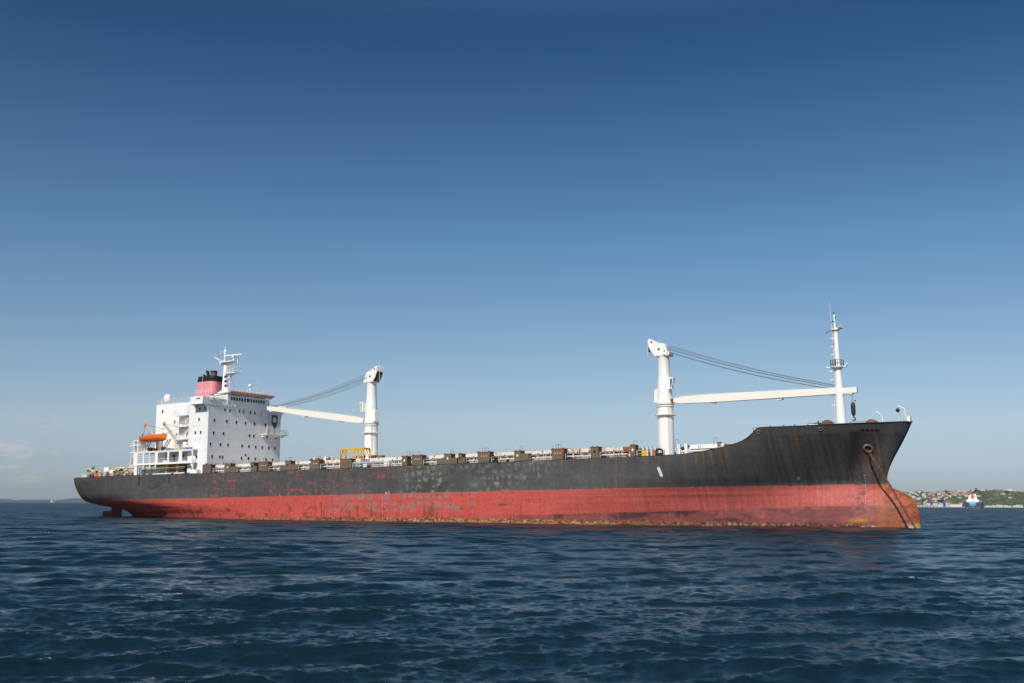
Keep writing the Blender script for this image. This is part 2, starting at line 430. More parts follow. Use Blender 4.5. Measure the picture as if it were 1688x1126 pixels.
SA = ([-6, .2, 1.0, 1.5, 1.9, 2.3, 2.7, 3.1, 14.5], [2.6, 2.4, 2.1, 1.2, -2, -5, -8, -8.4, -8.8])
SF = ([-6, -2, 3.5, 4.39, 5.43, 6.88, 8.63, 10.58, 12.73, 14.5], [169.5, 169.8, 169.85, 169.9, 170.15, 170.83, 171.85, 172.99, 174.08, 174.9])
ZD = ([-9, 0, 16, 32, 40, 60, 137, 140.4, 144, 146.8, 149.4, 151.6, 152.9, 153.85, 154.25, 158.6, 166, 171, 174.1, 176],
      [8.72, 8.66, 8.64, 8.55, 8.45, 8.40, 8.42, 8.48, 8.7, 9.15, 9.65, 10.37, 11.25, 12.02, 12.12, 12.16, 12.38, 12.55, 12.73, 12.8])
LEV = [
    (-5, [(0, 0), (.1, .3), (5, .8), (12, 2.5), (20, 5), (32, 9), (45, 11.5), (60, 12.4), (70, 12.6)], [(0, 0), (.1, .2), (5, .9), (10, 2), (20, 5), (30, 8), (40, 10.6), (50, 12.2), (60, 12.6)]),
    (-2, [(0, 0), (.1, .35), (4, 1.2), (10, 3.4), (18, 7), (28, 10.2), (40, 12), (55, 12.6)], [(0, 0), (.3, 1.2), (2, 2.3), (5, 2.95), (10, 3.9), (20, 6.2), (30, 8.7), (40, 11), (50, 12.3), (58, 12.6)]),
    (.2, [(0, 0), (.1, .4), (3, 2), (8, 4.6), (14, 7.3), (24, 10.3), (36, 12), (48, 12.6)], [(0, 0), (.3, 1.1), (2, 2.1), (5, 2.85), (10, 3.9), (20, 6.6), (30, 9.5), (40, 11.6), (50, 12.6)]),
    (1.5, [(0, 0), (.3, 1.5), (3, 4), (8, 7), (14, 9.2), (24, 11.4), (34, 12.4), (42, 12.6)], [(0, 0), (.3, .8), (2, 1.6), (5, 2.5), (10, 3.8), (20, 7), (30, 10), (40, 12), (48, 12.6)]),
    (2.5, [(0, 0), (.3, 1), (3, 3.5), (7, 6), (13, 9), (20, 10.8), (30, 12.2), (38, 12.6)], [(0, 0), (.2, .5), (2, 1.1), (5, 2.1), (10, 3.7), (20, 7.4), (30, 10.5), (40, 12.2), (47, 12.6)]),
    (3.5, [(0, 0), (.1, 3.5), (2, 6.1), (5, 7.9), (9, 9.6), (15, 11), (24, 12.3), (32, 12.6)], [(0, 0), (.1, .3), (5, 1.9), (10, 3.8), (20, 7.9), (30, 11), (40, 12.4), (46, 12.6)]),
    (5, [(0, 0), (.05, 5), (1.5, 7.6), (4, 9), (8, 10.4), (14, 11.8), (22, 12.5), (28, 12.6)], [(0, 0), (.1, .35), (5, 2.5), (10, 4.7), (20, 9), (30, 11.7), (38, 12.5), (44, 12.6)]),
    (8.6, [(0, 0), (.03, 7), (2, 9.25), (4.6, 10.6), (9, 11.8), (15, 12.4), (20, 12.6)], [(0, 0), (.2, .6), (3, 2.6), (6, 4.6), (10, 6.7), (15, 8.9), (20, 10.6), (28, 12.2), (35, 12.6)]),
    (12.7, [(0, 0), (.03, 7), (2, 9.25), (4.6, 10.6), (9, 11.8), (15, 12.4), (20, 12.6)], [(0, 0), (.25, .8), (3, 3.9), (6, 6.4), (10, 8.7), (15, 10.6), (20, 11.8), (27, 12.5), (32, 12.6)]),
]


def vgrid(n, e=28):
    a = np.linspace(0, 1, e) ** 2.2 * .012
    return np.concatenate([a[:-1], np.linspace(.012, .988, n), 1 - a[:-1][::-1]])


def half_breadths(v):
    out = []
    for z, aft, fore in LEV:
        sa, sf = float(pchip(*SA, np.array([z]))[0]), float(pchip(*SF, np.array([z]))[0])
        s = sa + v * (sf - sa)
        ba = pchip(*zip(*aft), s - sa); bf = pchip(*zip(*fore), sf - s)
        out.append(np.minimum(ba, bf))
    return np.array(out)


LZ = [l[0] for l in LEV]


def hull_grid(v, rows, ztop=None, zbot=-5.0):
    B = half_breadths(v)
    zt = np.full(len(v), 8.5)
    for _ in range(12):
        s = pchip(*SA, zt) + v * (pchip(*SF, zt) - pchip(*SA, zt)); zt = pchip(*ZD, s)
    if ztop is not None: zt = np.minimum(zt, ztop)
    k = np.linspace(0, 1, rows)[:, None]
    Zz = zbot + (zt[None, :] - zbot) * k
    Sa = pchip(*SA, Zz.ravel()).reshape(Zz.shape); Sf = pchip(*SF, Zz.ravel()).reshape(Zz.shape)
    Ss = Sa + v[None, :] * (Sf - Sa)
    Bb = np.zeros_like(Zz)
    for j in range(len(v)): Bb[:, j] = pchip(LZ, B[:, j], Zz[:, j])
    return Ss, Bb, Zz


def vnoise(x, y, seed=0):
    r = np.random.default_rng(seed).random((257, 257)).astype(np.float32)
    xi = np.floor(x).astype(int); yi = np.floor(y).astype(int); fx = x - xi; fy = y - yi
    fx = fx * fx * (3 - 2 * fx); fy = fy * fy * (3 - 2 * fy)
    a = r[xi % 257, yi % 257]; b = r[(xi + 1) % 257, yi % 257]; c = r[xi % 257, (yi + 1) % 257]; d = r[(xi + 1) % 257, (yi + 1) % 257]
    return (a * (1 - fx) + b * fx) * (1 - fy) + (c * (1 - fx) + d * fx) * fy


def fbm(x, y, seed=0, o=5, g=.55):
    t = 0; a = 1; n = 0
    for i in range(o):
        t = t + a * vnoise(x * 2 ** i + 13.7 * i, y * 2 ** i + 5.1 * i, seed + i); n += a; a *= g
    return t / n


def sstep(x, a, b):
    t = np.clip((x - a) / (b - a), 0, 1); return t * t * (3 - 2 * t)


def mixc(c, col, f):
    return c * (1 - f[..., None]) + np.array(col, float) * f[..., None]


def paint(S, Z):
    """paint, wear, rust and fouling of the hull as they sit on the plates"""
    hw = Z + TRIM * S
    c = np.zeros(S.shape + (3,))
    t = fbm(S * .09, Z * .25, 1)
    streak = fbm(S * 1.5, Z * .10, 5, 4)
    fine = fbm(S * 1.2, Z * 1.6, 9, 4)
    c[:] = (.072, .071, .069)
    c *= (.66 + .62 * t + .36 * (streak - .5) + .34 * (fine - .5))[..., None]
    c = mixc(c, (.13, .085, .055), .35 * sstep(streak, .56, .72) * sstep(fbm(S * .07, Z * .12, 7, 3), .45, .62))
    bowz = sstep(S, 128, 160)
    st2 = fbm(S * 3.2, Z * .07 + .15 * S, 15, 4)
    c *= (1 - bowz * .42 * sstep(st2, .45, .75))[..., None]
    c = mixc(c, (.115, .12, .115), bowz * .5 * sstep(fbm(S * 4.1, Z * .05, 19, 3), .62, .85))
    c = mixc(c, (.060, .045, .032), bowz * .6 * sstep(fbm(S * .35, Z * .1, 23, 4), .50, .72) * sstep(Z, 4, 6) * (1 - sstep(Z, 9.0, 10.6)))
    # lighter bulwark band at the bow, plate butts
    c = mixc(c, (.105, .105, .107), .6 * sstep(S, 152, 163) * sstep(Z - (10.72 + .02 * (S - 154)), 0, .06))
    for zz in (6.0, 8.0 - .0, 1.2):
        c *= (1 - .10 * (np.abs(Z - zz) < .04))[..., None]
    seam = np.abs((S / 9.4 + .3) % 1 - .5) > .494
    c *= (1 - .08 * seam)[..., None]
    # stern quarter: duller brown grey
    c = mixc(c, (.070, .062, .048), .75 * (1 - sstep(S, -3.2, -2.6)) * sstep(Z, 3, 5) )
    # pale worn patches amidships, green-grey blocks
    def blocks(w, h, seed, jit=.0):
        a = vnoise(np.floor(S / w + jit * fbm(S * .4, Z * .4, seed + 3)) * 1.0 + .5, np.floor(Z / h) + .5, seed)
        return a
    def cells(w, h, seed, dens=.5, sx=.32, sy=.28):
        """worn spots, one per bay between frames and stringers, each with its own size"""
        i0 = np.floor(S / w).astype(int); j0 = np.floor(Z / h).astype(int); rr = np.random.default_rng(seed).random((5, 257, 257))
        i1, j1 = i0 % 257, j0 % 257
        u = (S / w - i0) - (.35 + .3 * rr[0][i1, j1]); v_ = (Z / h - j0) - (.35 + .3 * rr[1][i1, j1])
        nzz = fbm(S * 2.2, Z * 2.6, seed + 1, 4) - .5
        d = np.maximum(np.abs(u) / (sx * (.4 + rr[2][i1, j1])), np.abs(v_) / (sy * (.4 + rr[3][i1, j1])))
        return (1 - sstep(d + 1.5 * nzz, .7, 1.05)) * (rr[4][i1, j1] < dens) * (.45 + .55 * rr[2][j1, i1])
    reg = sstep(S, 85, 91) * (1 - sstep(S, 108, 134))
    wide = sstep(fbm(S * .13, Z * .3, 34, 3), .36, .58)
    g = np.clip(cells(1.45, 1.05, 33, .7) + .8 * cells(.9, 1.3, 36, .4, .26, .35), 0, 1)
    c = mixc(c, (.235, .24, .20), .72 * g * reg * wide)
    c = mixc(c, (.115, .125, .11), .35 * reg * sstep(fbm(S * .25, Z * .4, 38, 4), .45, .65))
    reg = sstep(S, 50, 58) * (1 - sstep(S, 84, 92))
    g = np.clip(cells(1.1, .7, 39, .5, .36, .32) + .8 * cells(.8, .55, 40, .35, .34, .26), 0, 1) * sstep(fbm(S * .16, Z * .5, 37, 3), .30, .50)
    regr = sstep(S, 32, 44) * (1 - sstep(S, 80, 92))
    band = np.exp(-((Z - 7.9) / .5) ** 2) * sstep(S, 52, 58) * (1 - sstep(S, 70, 76)) + .8 * np.exp(-((Z - 6.6) / .5) ** 2) + .9 * np.exp(-((Z - 4.3) / .6) ** 2) * (1 - sstep(S, 60, 74)) + .45
    c = mixc(c, (.46, .070, .072), .75 * np.clip(g * band * 1.05, 0, 1) * regr)
    # red boot-topping
    edge = 3.46 + .10 * (fbm(S * 2.2, Z * 0 + .5, 41, 4) - .5) + .16 * sstep(fbm(S * 1.1, Z * .8, 43), .6, .8) * regr
    red = np.zeros_like(c)
    fade = sstep(S, 100, 150)
    red[:] = (.49, .078, .058)
    red = mixc(red, (.43, .095, .078), fade * .8)
    red *= (.86 + .22 * fbm(S * .1, Z * .3, 45) + .12 * (fbm(S * 1.4, Z * 1.4, 46, 3) - .5))[..., None]
    red = mixc(red, (.30, .07, .06), fade * .7 * sstep(fbm(S * 3.0, Z * .06, 47, 4), .5, .75))
    red = mixc(red, (.56, .20, .18), fade * .5 * sstep(fbm(S * 4.5, Z * .05, 49, 3), .66, .85))
    # grey primer blocks in the red
    reg = sstep(S, 68, 76) * (1 - sstep(S, 104, 124))
    rg = (1 - .55 * sstep(S, 96, 110)) * np.where(np.abs(Z - 2.25) < .28, .35, 1)
    g = np.clip(cells(1.9, 1.15, 53, .78, .46, .42) + cells(1.0, .75, 57, .5, .34, .34), 0, 1) * sstep(fbm(S * .2, Z * .5, 58, 3) * rg, .26, .42)
    red = mixc(red, (.235, .185, .165), .85 * g * reg * sstep(Z, .0, .5))
    g2 = cells(1.7, 1.2, 59, .35, .16, .2)
    red = mixc(red, (.07, .06, .06), .75 * g2 * reg)
    g4 = cells(1.3, .8, 60, .16, .12, .35) * sstep(S, 20, 40) * (1 - sstep(S, 70, 80))
    red = mixc(red, (.10, .045, .04), .7 * g4)
    scr = sstep(fbm(S * 1.6, Z * .28, 62, 4), .64, .72) * sstep(fbm(S * .22, Z * .4, 64, 3), .42, .56) * (1 - sstep(Z, 1.6, 3.2)) * (1 - sstep(S, 104, 125))
    red = mixc(red, (.13, .04, .03), .7 * scr)
    # dark abrasions near the water, aft
    g3 = sstep(fbm(S * 1.1, Z * 1.0, 61, 5), .60, .70) * (1 - sstep(Z, 1.4, 2.4)) * (1 - sstep(S, 70, 90))
    red = mixc(red, (.10, .03, .03), .7 * g3)
    # slime belt left by the deeper even-keel waterline
    belt = np.interp(S, [40, 70, 101, 117, 129, 147, 158, 171, 176], [-.9, -.75, -.5, -.6, -.35, -.1, .2, .32, .35])
    bl = 1 - sstep(Z + .25 * (fbm(S * .6, Z * .6, 63) - .5), belt - .05, belt + .08)
    bl = bl * (sstep(S, 92, 125) * .9)
    beltc = np.zeros_like(c); beltc[:] = (.22, .065, .060)
    beltc = mixc(beltc, (.06, .035, .035), sstep(fbm(S * .3, Z * 1.2, 65, 4), .48, .62) * (1 - .6 * sstep(S, 140, 165)))
    beltc = mixc(beltc, (.34, .12, .10), .5 * sstep(fbm(S * .9, Z * .9, 67, 4), .55, .7))
    red = red * (1 - bl[..., None]) + beltc * bl[..., None]
    c = np.where((Z < edge)[..., None], red, c)
    # pale chalky edge of the two paints
    c = mixc(c, (.24, .17, .16), .6 * np.exp(-((Z - edge) / .06) ** 2) * sstep(fbm(S * 2.6, Z * 0, 69, 3), .45, .6))
    # fouling at the water's edge
    fh = .16 + .62 * fbm(S * .35, Z * 0 + 1.5, 71, 4) + .45 * sstep(S, 55, 75) - .35 * sstep(S, 125, 155) + .7 * (fbm(S * 2.4, Z * .25, 72, 4) - .5)
    f = 1 - sstep(hw, fh * .55, fh)
    drip = sstep(fbm(S * 2.6, Z * .3, 74, 4), .60, .72) * (1 - sstep(hw, 1.1, 2.0)) * sstep(S, 45, 65) * (1 - sstep(S, 118, 135))
    c = mixc(c, (.20, .055, .025), .75 * drip)
    n1 = fbm(S * 3.6, Z * 4.6, 73, 5); n2 = fbm(S * 2.4, Z * 3.2, 79, 5)
    foul = np.zeros_like(c); foul[:] = (.15, .045, .03)
    foul = mixc(foul, (.05, .03, .025), sstep(n2, .5, .6))
    foul = mixc(foul, (.33, .10, .025), sstep(n1, .50, .58))
    pale = sstep(fbm(S * 3.4, Z * 6.0, 83, 5), .56, .64)
    foul = mixc(foul, (.50, .40, .27), pale * (.2 + .5 * sstep(fbm(S * .12, Z * 0, 85), .35, .6)))
    c = c * (1 - (f * sstep(S, 34, 60))[..., None]) + foul * (f * sstep(S, 34, 60))[..., None]
    aft = (1 - sstep(hw, .05, .5)) * (1 - sstep(S, 34, 60))
    c = mixc(c, (.05, .02, .02), .8 * aft)
    # yellow weed right on the waterline
    c = mixc(c, (.26, .20, .04), .8 * (1 - sstep(hw, .16, .36)) * sstep(fbm(S * 1.5, Z * 2, 87, 4), .4, .6) * sstep(S, 30, 50) * (1 - sstep(S, 125, 150)))
    # rust runs below scuppers and plates
    for s0, z0, z1, wd, a in ((68.0, 4.6, 0.5, .16, .8), (92.6 - 4.4, 4.2, -1.2, .14, .8), (109.1, 4.5, -1.5, .13, .8), (137 - 6.4, 4.6, 2.0, .12, .6),
                              (31.0, 8.5, 7.6, .30, .8), (19.2, 8.6, 7.8, .3, .6), (45, 8.4, 7.9, .3, .7), (67, 8.4, 7.7, .35, .7), (97, 8.4, 7.9, .35, .6), (137.9, 8.4, 7.9, .4, .7),
                              (144.0, 8.6, 5.2, .14, .75), (145.2, 8.8, 5.4, .16, .7), (146.4, 9.0, 5.6, .12, .75), (147.6, 9.2, 5.6, .12, .6), (148.6, 9.4, 6, .14, .6),
                              (159.0, 11.0, 6.5, .5, .35), (8.6, 6.2, 3.2, .12, .55), (26, 4.3, 1.8, .14, .6), (94.8, 3.3, 1.8, .12, .6)):
        wob = .12 * (fbm(Z * .6, Z * 0, 91, 2) - .5)
        m = np.exp(-((S - s0 - wob) / wd) ** 2) * (1 - sstep(Z, z0 - .05, z0 + .05)) * sstep(Z, z1, z1 + (z0 - z1) * .8)
        c = mixc(c, (.30, .095, .028), a * m * (.5 + .5 * sstep(fbm(S * 3, Z * 1.5, 93), .3, .6)))
    # rust along the sheer strake
    zt = np.interp(S, ZD[0], ZD[1])
    m = sstep(Z, zt - .34, zt - .05) * sstep(fbm(S * .8, Z * .5, 95, 5), .57, .66)
    c = mixc(c, (.28, .10, .04), .8 * m * (1 - .5 * sstep(S, 150, 156)))
    # brown stain that runs down from the bow rollers, and around the hawse pipe
    m = np.exp(-((S - (167.0 - .30 * (11.3 - Z))) / .95) ** 2) * (1 - sstep(Z, 11.2, 11.4)) * sstep(Z, 3.4, 8)
    c = mixc(c, (.020, .017, .015), .8 * m)
    m = np.exp(-((S - 168.2) / .9) ** 2 - ((Z - 8.6) / 1.0) ** 2)
    c = mixc(c, (.09, .04, .025), .75 * m)
    m = np.exp(-((S - (167.6)) / .8) ** 2) * (1 - sstep(Z, 8, 8.6)) * sstep(Z, 2.5, 6)
    c = mixc(c, (.13, .06, .03), .5 * m * (.4 + .6 * streak))
    # black flecks where chain scrapes
    m = np.exp(-((S - 166.2) / 1.2) ** 2) * (1 - sstep(Z, 2.2, 2.8)) * sstep(fbm(S * 1.2, Z * 3.5, 97, 4), .56, .62)
    c = mixc(c, (.05, .045, .05), .8 * m * (Z > -1.6))
    m = np.exp(-((S - 166.0) / 1.5) ** 2 - ((Z + 1.9) / .35) ** 2)
    c = mixc(c, (.55, .22, .03), .8 * m)
    # rusty stem
    m = sstep(S - np.interp(Z, SF[0], SF[1]), -1.7, -.5) * (Z < 3.5)
    c = mixc(c, (.40, .115, .035), .8 * m * (.6 + .4 * sstep(fine, .4, .6)))
    m = sstep(S - np.interp(Z, SF[0], SF[1]), -.35, -.05) * (Z < 7)
    c = mixc(c, (.18, .07, .035), .7 * m)
    # horizontal scrapes
    for s0, s1, z0, a in ((66, 76, 1.15, .7), (69, 74, 1.5, .5), (112, 122, 1.9, .7), (125, 129, 2.1, .7), (133, 138, 1.0, .5), (118, 126, .15, .6), (107, 111, 1.1, 1)):
        zc = z0 + .25 * ((S - s0) / (s1 - s0)) ** 2
        wdt = .07 if a < 1 else .22
        m = np.exp(-((Z - zc) / wdt) ** 2) * sstep(S, s0, s0 + 1) * (1 - sstep(S, s1 - 1, s1)) * sstep(fbm(S * 1.3, Z * 2, 99, 3), .3, .5)
        c = mixc(c, (.10, .035, .03), a * .8 * m)
    return np.clip(c, 0, 1)


def grid_mesh(name, S, B, Z, side, col, mat, parent):
    nr, nc = S.shape
    co = np.stack([S, -side * B, Z], -1).reshape(-1, 3).astype(np.float32)
    i = np.arange(nr - 1)[:, None]; j = np.arange(nc - 1)[None, :]
    q = np.stack([i * nc + j, i * nc + j + 1, (i + 1) * nc + j + 1, (i + 1) * nc + j], -1).reshape(-1, 4)
    return co, (q if side > 0 else q[:, ::-1])


def vcol_mat(name, rough=.6):
    m = bpy.data.materials.new(name); m.use_nodes = True
    nd, lk = N(m); b = nd['Principled BSDF']
    at = nd.new('ShaderNodeAttribute'); at.attribute_name = 'paint'
    tcn = nd.new('ShaderNodeTexCoord')
    n1 = nd.new('ShaderNodeTexNoise'); n1.inputs['Scale'].default_value = 2.5; n1.inputs['Detail'].default_value = 8; lk.new(tcn.outputs['Object'], n1.inputs[0])
    mr = nd.new('ShaderNodeMapRange'); mr.inputs[1].default_value = .3; mr.inputs[2].default_value = .7; mr.inputs[3].default_value = .84; mr.inputs[4].default_value = 1.14
    lk.new(n1.outputs[0], mr.inputs[0])
    mx = nd.new('ShaderNodeMix'); mx.data_type = 'RGBA'; mx.blend_type = 'MULTIPLY'; mx.inputs[0].default_value = 1
    lk.new(at.outputs['Color'], mx.inputs[6]); lk.new(mr.outputs[0], mx.inputs[7]); lk.new(mx.outputs[2], b.inputs['Base Color'])
    b.inputs['Roughness'].default_value = rough; b.inputs['Specular IOR Level'].default_value = .3
    # dished plating between frames
    wv = nd.new('ShaderNodeTexWave'); wv.inputs['Scale'].default_value = .42; wv.inputs['Distortion'].default_value = .6; lk.new(tcn.outputs['Object'], wv.inputs[0])
    n2 = nd.new('ShaderNodeTexNoise'); n2.inputs['Scale'].default_value = .35; n2.inputs['Detail'].default_value = 3; lk.new(tcn.outputs['Object'], n2.inputs[0])
    ad = nd.new('ShaderNodeMath'); ad.operation = 'ADD'
    w2 = nd.new('ShaderNodeMath'); w2.operation = 'MULTIPLY'; w2.inputs[1].default_value = .25; lk.new(wv.outputs[1], w2.inputs[0])
    lk.new(w2.outputs[0], ad.inputs[0]); lk.new(n2.outputs[0], ad.inputs[1])
    bp = nd.new('ShaderNodeBump'); bp.inputs['Strength'].default_value = .35; bp.inputs['Distance'].default_value = .10
    lk.new(ad.outputs[0], bp.inputs['Height']); lk.new(bp.outputs[0], b.inputs['Normal'])
    return m


M['hull'] = vcol_mat('weathered_hull_paint')


def np_mesh(name, co, q, col, mat, parent, smooth=True):
    me = bpy.data.meshes.new(name)
    me.vertices.add(len(co)); me.vertices.foreach_set('co', co.astype(np.float32).ravel())
    me.loops.add(q.size); me.loops.foreach_set('vertex_index', q.astype(np.int32).ravel())
    me.polygons.add(len(q)); me.polygons.foreach_set('loop_start', (np.arange(len(q)) * q.shape[1]).astype(np.int32))
    me.update(calc_edges=True)
    me.polygons.foreach_set('use_smooth', np.full(len(q), smooth))
    at = me.attributes.new('paint', 'FLOAT_COLOR', 'POINT')
    at.data.foreach_set('color', np.concatenate([col, np.ones((len(col), 1))], 1).astype(np.float32).ravel())
    me.materials.append(mat)
    o = bpy.data.objects.new(name, me); COL.objects.link(o)
    if parent: o.parent = parent
    return o


ship = bpy.data.objects.new('cargo_ship', None); COL.objects.link(ship); ship.matrix_world = SHIP
ship.empty_display_size = 5
tag(ship, 'large grey and red cargo ship with white cranes, anchored broadside, rust along its waterline', 'ship')


def empty_part(name, parent):
    o = bpy.data.objects.new(name, None); COL.objects.link(o); o.parent = parent; return o


def ship_thing(name, label, cat, origin, group=None):
    """a separate thing standing on, or hanging from, the ship"""
    o = bpy.data.objects.new(name, None); COL.objects.link(o)
    o.matrix_world = SHIP @ Matrix.Translation((origin[0], -origin[1], origin[2]))
    tag(o, label, cat, group); return o


# hull skin, both sides in one mesh
S1, B1, Z1 = hull_grid(vgrid(1500), 125)
col1 = paint(S1, Z1).reshape(-1, 3)
co1, q1 = grid_mesh('hull', S1, B1, Z1, 1, None, None, None)
S2, B2, Z2 = hull_grid(vgrid(260), 36)
col2 = paint(S2, Z2).reshape(-1, 3)
co2, q2 = grid_mesh('hull', S2, B2, Z2, -1, None, None, None)
hull = np_mesh('hull', np.vstack([co1, co2]), np.vstack([q1, q2 + len(co1)]), np.vstack([col1, col2]), M['hull'], ship)

# bulbous bow
zz = np.concatenate([np.linspace(-6, 2.4, 60), np.linspace(2.45, 3.95, 24)])
nose = np.interp(zz, [-6, -3.2, -2.4, -1.7, -.86, .27, 1.41, 2.22, 2.6, 2.91, 3.35, 3.76, 3.95], [173.6, 174.2, 174.28, 174.34, 174.2, 173.89, 173.17, 172.03, 171.15, 170.5, 170.1, 169.9, 169.85])
bw = np.interp(zz, [-6, -2, 0, 1.2, 2.2, 2.9, 3.5, 3.95], [2.7, 2.7, 2.5, 2.05, 1.45, .95, .5, .25])
tt = np.linspace(-math.pi / 2, math.pi / 2, 90)
Sb = 166.2 + (nose[:, None] - 166.2) * np.cos(tt)[None, :] ** .9; Bb = bw[:, None] * np.sin(tt)[None, :]
Zb = np.repeat(zz[:, None], 90, 1)
cb = paint(Sb, Zb)
rn = sstep(fbm((Sb + Bb) * 1.1, Zb * 1.1, 111, 5), .35, .65)
rust = np.zeros_like(cb); rust[:] = (.40, .10, .03); rust = mixc(rust, (.26, .06, .045), rn)
rust = mixc(rust, (.10, .04, .02), .75 * sstep(fbm(Sb * 2.2 + Bb, Zb * 2.6, 113, 5), .58, .68))
tip = sstep(Sb + .5 * (rn - .5), 169.0, 170.8) * (1 - .45 * (1 - sstep(Zb, -.4, .6)) * (1 - sstep(Sb, 172.2, 173.6)))
cb = cb * (1 - tip[..., None] * .85) + rust * tip[..., None] * .85
cb = mixc(cb, (.55, .23, .02), .8 * (1 - sstep(Zb + .01 * Sb, -.9, .2)) * sstep(Sb, 172.6, 173.6) * sstep(fbm(Sb * 2, Zb * 1.5, 117), .3, .6))
f = (1 - sstep(Zb + TRIM * Sb, .15, .75)); pale = sstep(fbm((Sb + Bb) * 2.0, Zb * 3.2, 119, 5), .54, .62)
cb = mixc(cb, (.62, .48, .36), .8 * f * pale)
cob = np.stack([Sb, -Bb, Zb], -1).reshape(-1, 3)
i = np.arange(len(zz) - 1)[:, None]; j = np.arange(89)[None, :]
qb = np.stack([i * 90 + j, i * 90 + j + 1, (i + 1) * 90 + j + 1, (i + 1) * 90 + j], -1).reshape(-1, 4)[:, ::-1]
np_mesh('bulbous_bow', cob, qb, cb.reshape(-1, 3), M['hull'], hull)

# decks
vv = vgrid(200)


def deck_strip(name, s0, s1, drop, mat):
    S, B, Z = hull_grid(vv, 160)
    pts = []
    for k in range(len(vv)):
        r_ = int(np.argmin(np.abs(Z[:, k] - (Z[-1, k] - drop))))
        if s0 <= S[r_, k] <= s1: pts.append((S[r_, k], B[r_, k], Z[r_, k]))
    m = MB(); vs = []; fs = []
    for k, (s, b, z) in enumerate(pts):
        b = max(0.0, b - .06); vs += [(s, b, z), (s, -b, z)]
        if k: fs.append((2 * k - 2, 2 * k, 2 * k + 1, 2 * k - 1))
    m.add(vs, fs); return m.build(name, mat, ship)


deck_strip('main_deck', -8.79, 152.2, .14, M['deck'])
deck_strip('forecastle_deck', 154.2, 174, 1.1, M['greydeck'])
# a capping rail along the sheer
S, B, Z = hull_grid(vgrid(400), 2)
m = MB(); pts = [(S[1, k], B[1, k] - .06, Z[1, k]) for k in range(0, S.shape[1], 1)]
for a, b in zip(pts[:-1], pts[1:]):
    if (Vector(a) - Vector(b)).length > .02:
        m.beam(a, b, .22, .07); m.beam((a[0], -a[1], a[2]), (b[0], -b[1], b[2]), .22, .07)
m.build('sheer_capping', M['dark'], ship)

# rudder and its step
m = MB()
m.hull8([(-4.9, -.35, -3), (-1.9, -.12, -3), (-1.9, .12, -3), (-4.9, .35, -3), (-4.9, -.3, 2.6), (-1.6, -.15, 2.6), (-1.6, .15, 2.6), (-4.9, .3, 2.6)])
m.hull8([(-8.05, -.12, -3), (-4.9, -.35, -3), (-4.9, .35, -3), (-8.05, .12, -3), (-8.1, -.1, 1.22), (-4.9, -.3, 1.32), (-4.9, .3, 1.32), (-8.1, .1, 1.22)])
rud_m = make_mat('dull_red_antifouling', (.16, .030, .028), .7, var=.3, rust=.35, rscale=1.4)
m.build('rudder', rud_m, ship)

# hull fittings: hawse pipe, mooring ports, thruster mark, load line, draft marks
def hull_b(s, z):
    lo, hi = 0., 1.
    for _ in range(40):
        mid = (lo + hi) / 2; zz_ = np.array([z]); sa = pchip(*SA, zz_)[0]; sf = pchip(*SF, zz_)[0]
        if sa + mid * (sf - sa) < s: lo = mid
        else: hi = mid
    B = half_breadths(np.array([mid]))[:, 0]
    return float(pchip(LZ, B, np.array([z]))[0])


def hull_frame(s, z):
    b = hull_b(s, z); ds = Vector((.4, hull_b(s + .2, z) - hull_b(s - .2, z), 0)); dz = Vector((0, hull_b(s, z + .2) - hull_b(s, z - .2), .4))
    n = dz.cross(ds).normalized()
    if n.y < 0: n = -n
    return Vector((s, b, z)), n, ds.normalized(), dz.normalized()


def ring_on_hull(s, z, r, t, name, mat, depth=.18):
    p, n, e1, e2 = hull_frame(s, z); m = MB(); K = 20; L = 10; vs = []
    for i in range(K):
        a = 2 * math.pi * i / K; rd = e1 * math.cos(a) + e2 * math.sin(a)
        for j in range(L):
            c = 2 * math.pi * j / L; vs.append(p + rd * (r + t * math.cos(c)) + n * (depth * math.sin(c) + .02))
    m.add(vs, [(i * L + j, ((i + 1) % K) * L + j, ((i + 1) % K) * L + (j + 1) % L, i * L + (j + 1) % L) for i in range(K) for j in range(L)], True)
    o = m.build(name, mat, hull)
    d = MB(); d.add([p + (e1 * math.cos(2 * math.pi * i / K) + e2 * math.sin(2 * math.pi * i / K)) * r + n * .03 for i in range(K)], [tuple(range(K))])
    d2 = MB(); d2.v = d.v; d2.f = d.f; d2.m = d.m; d2.sm = d.sm
    return o, d2.build(name.replace('_rim', '_opening'), M['black'], hull)


M['hawse'] = make_mat('grey_cast_steel', (.17, .15, .14), .6, var=.2, rust=.35, rscale=3)
ring_on_hull(168.05, 8.78, .62, .17, 'hawse_pipe_rim', M['hawse'])
ring_on_hull(153.9, 11.44, .24, .09, 'mooring_port_rim', M['hawse'], .08)
ring_on_hull(162.5, 11.62, .24, .09, 'mooring_port_rim', M['hawse'], .08)


def slab_on_hull(poly, name, mat, t=.02, sub=1):
    m = MB(); vs = []; 
    for s, z in poly:
        p, n, _, _ = hull_frame(s, z); vs.append(p + n * t)
    m.add(vs, [tuple(range(len(poly)))]); return m.build(name, mat, hull)


slab_on_hull([(137.65, 6.5), (137.85, 6.72), (138.1, 6.6), (138.45, 5.35), (138.35, 5.1), (138.0, 5.2)], 'thruster_mark', M['white_rust'])
# roller fairlead slot at the bow: four dark windows in a rusty frame
slab_on_hull([(167.55, 11.22), (170.05, 11.24), (170.05, 11.62), (167.55, 11.60)], 'fairlead_frame', M['rust'], .03)
for k in range(4):
    s0 = 167.72 + k * .58
    slab_on_hull([(s0, 11.29), (s0 + .38, 11.29), (s0 + .38, 11.55), (s0, 11.55)], 'fairlead_opening', M['black'], .045)
M['mark'] = make_mat('white_mark_paint', (.60, .56, .47), .7, var=.15)


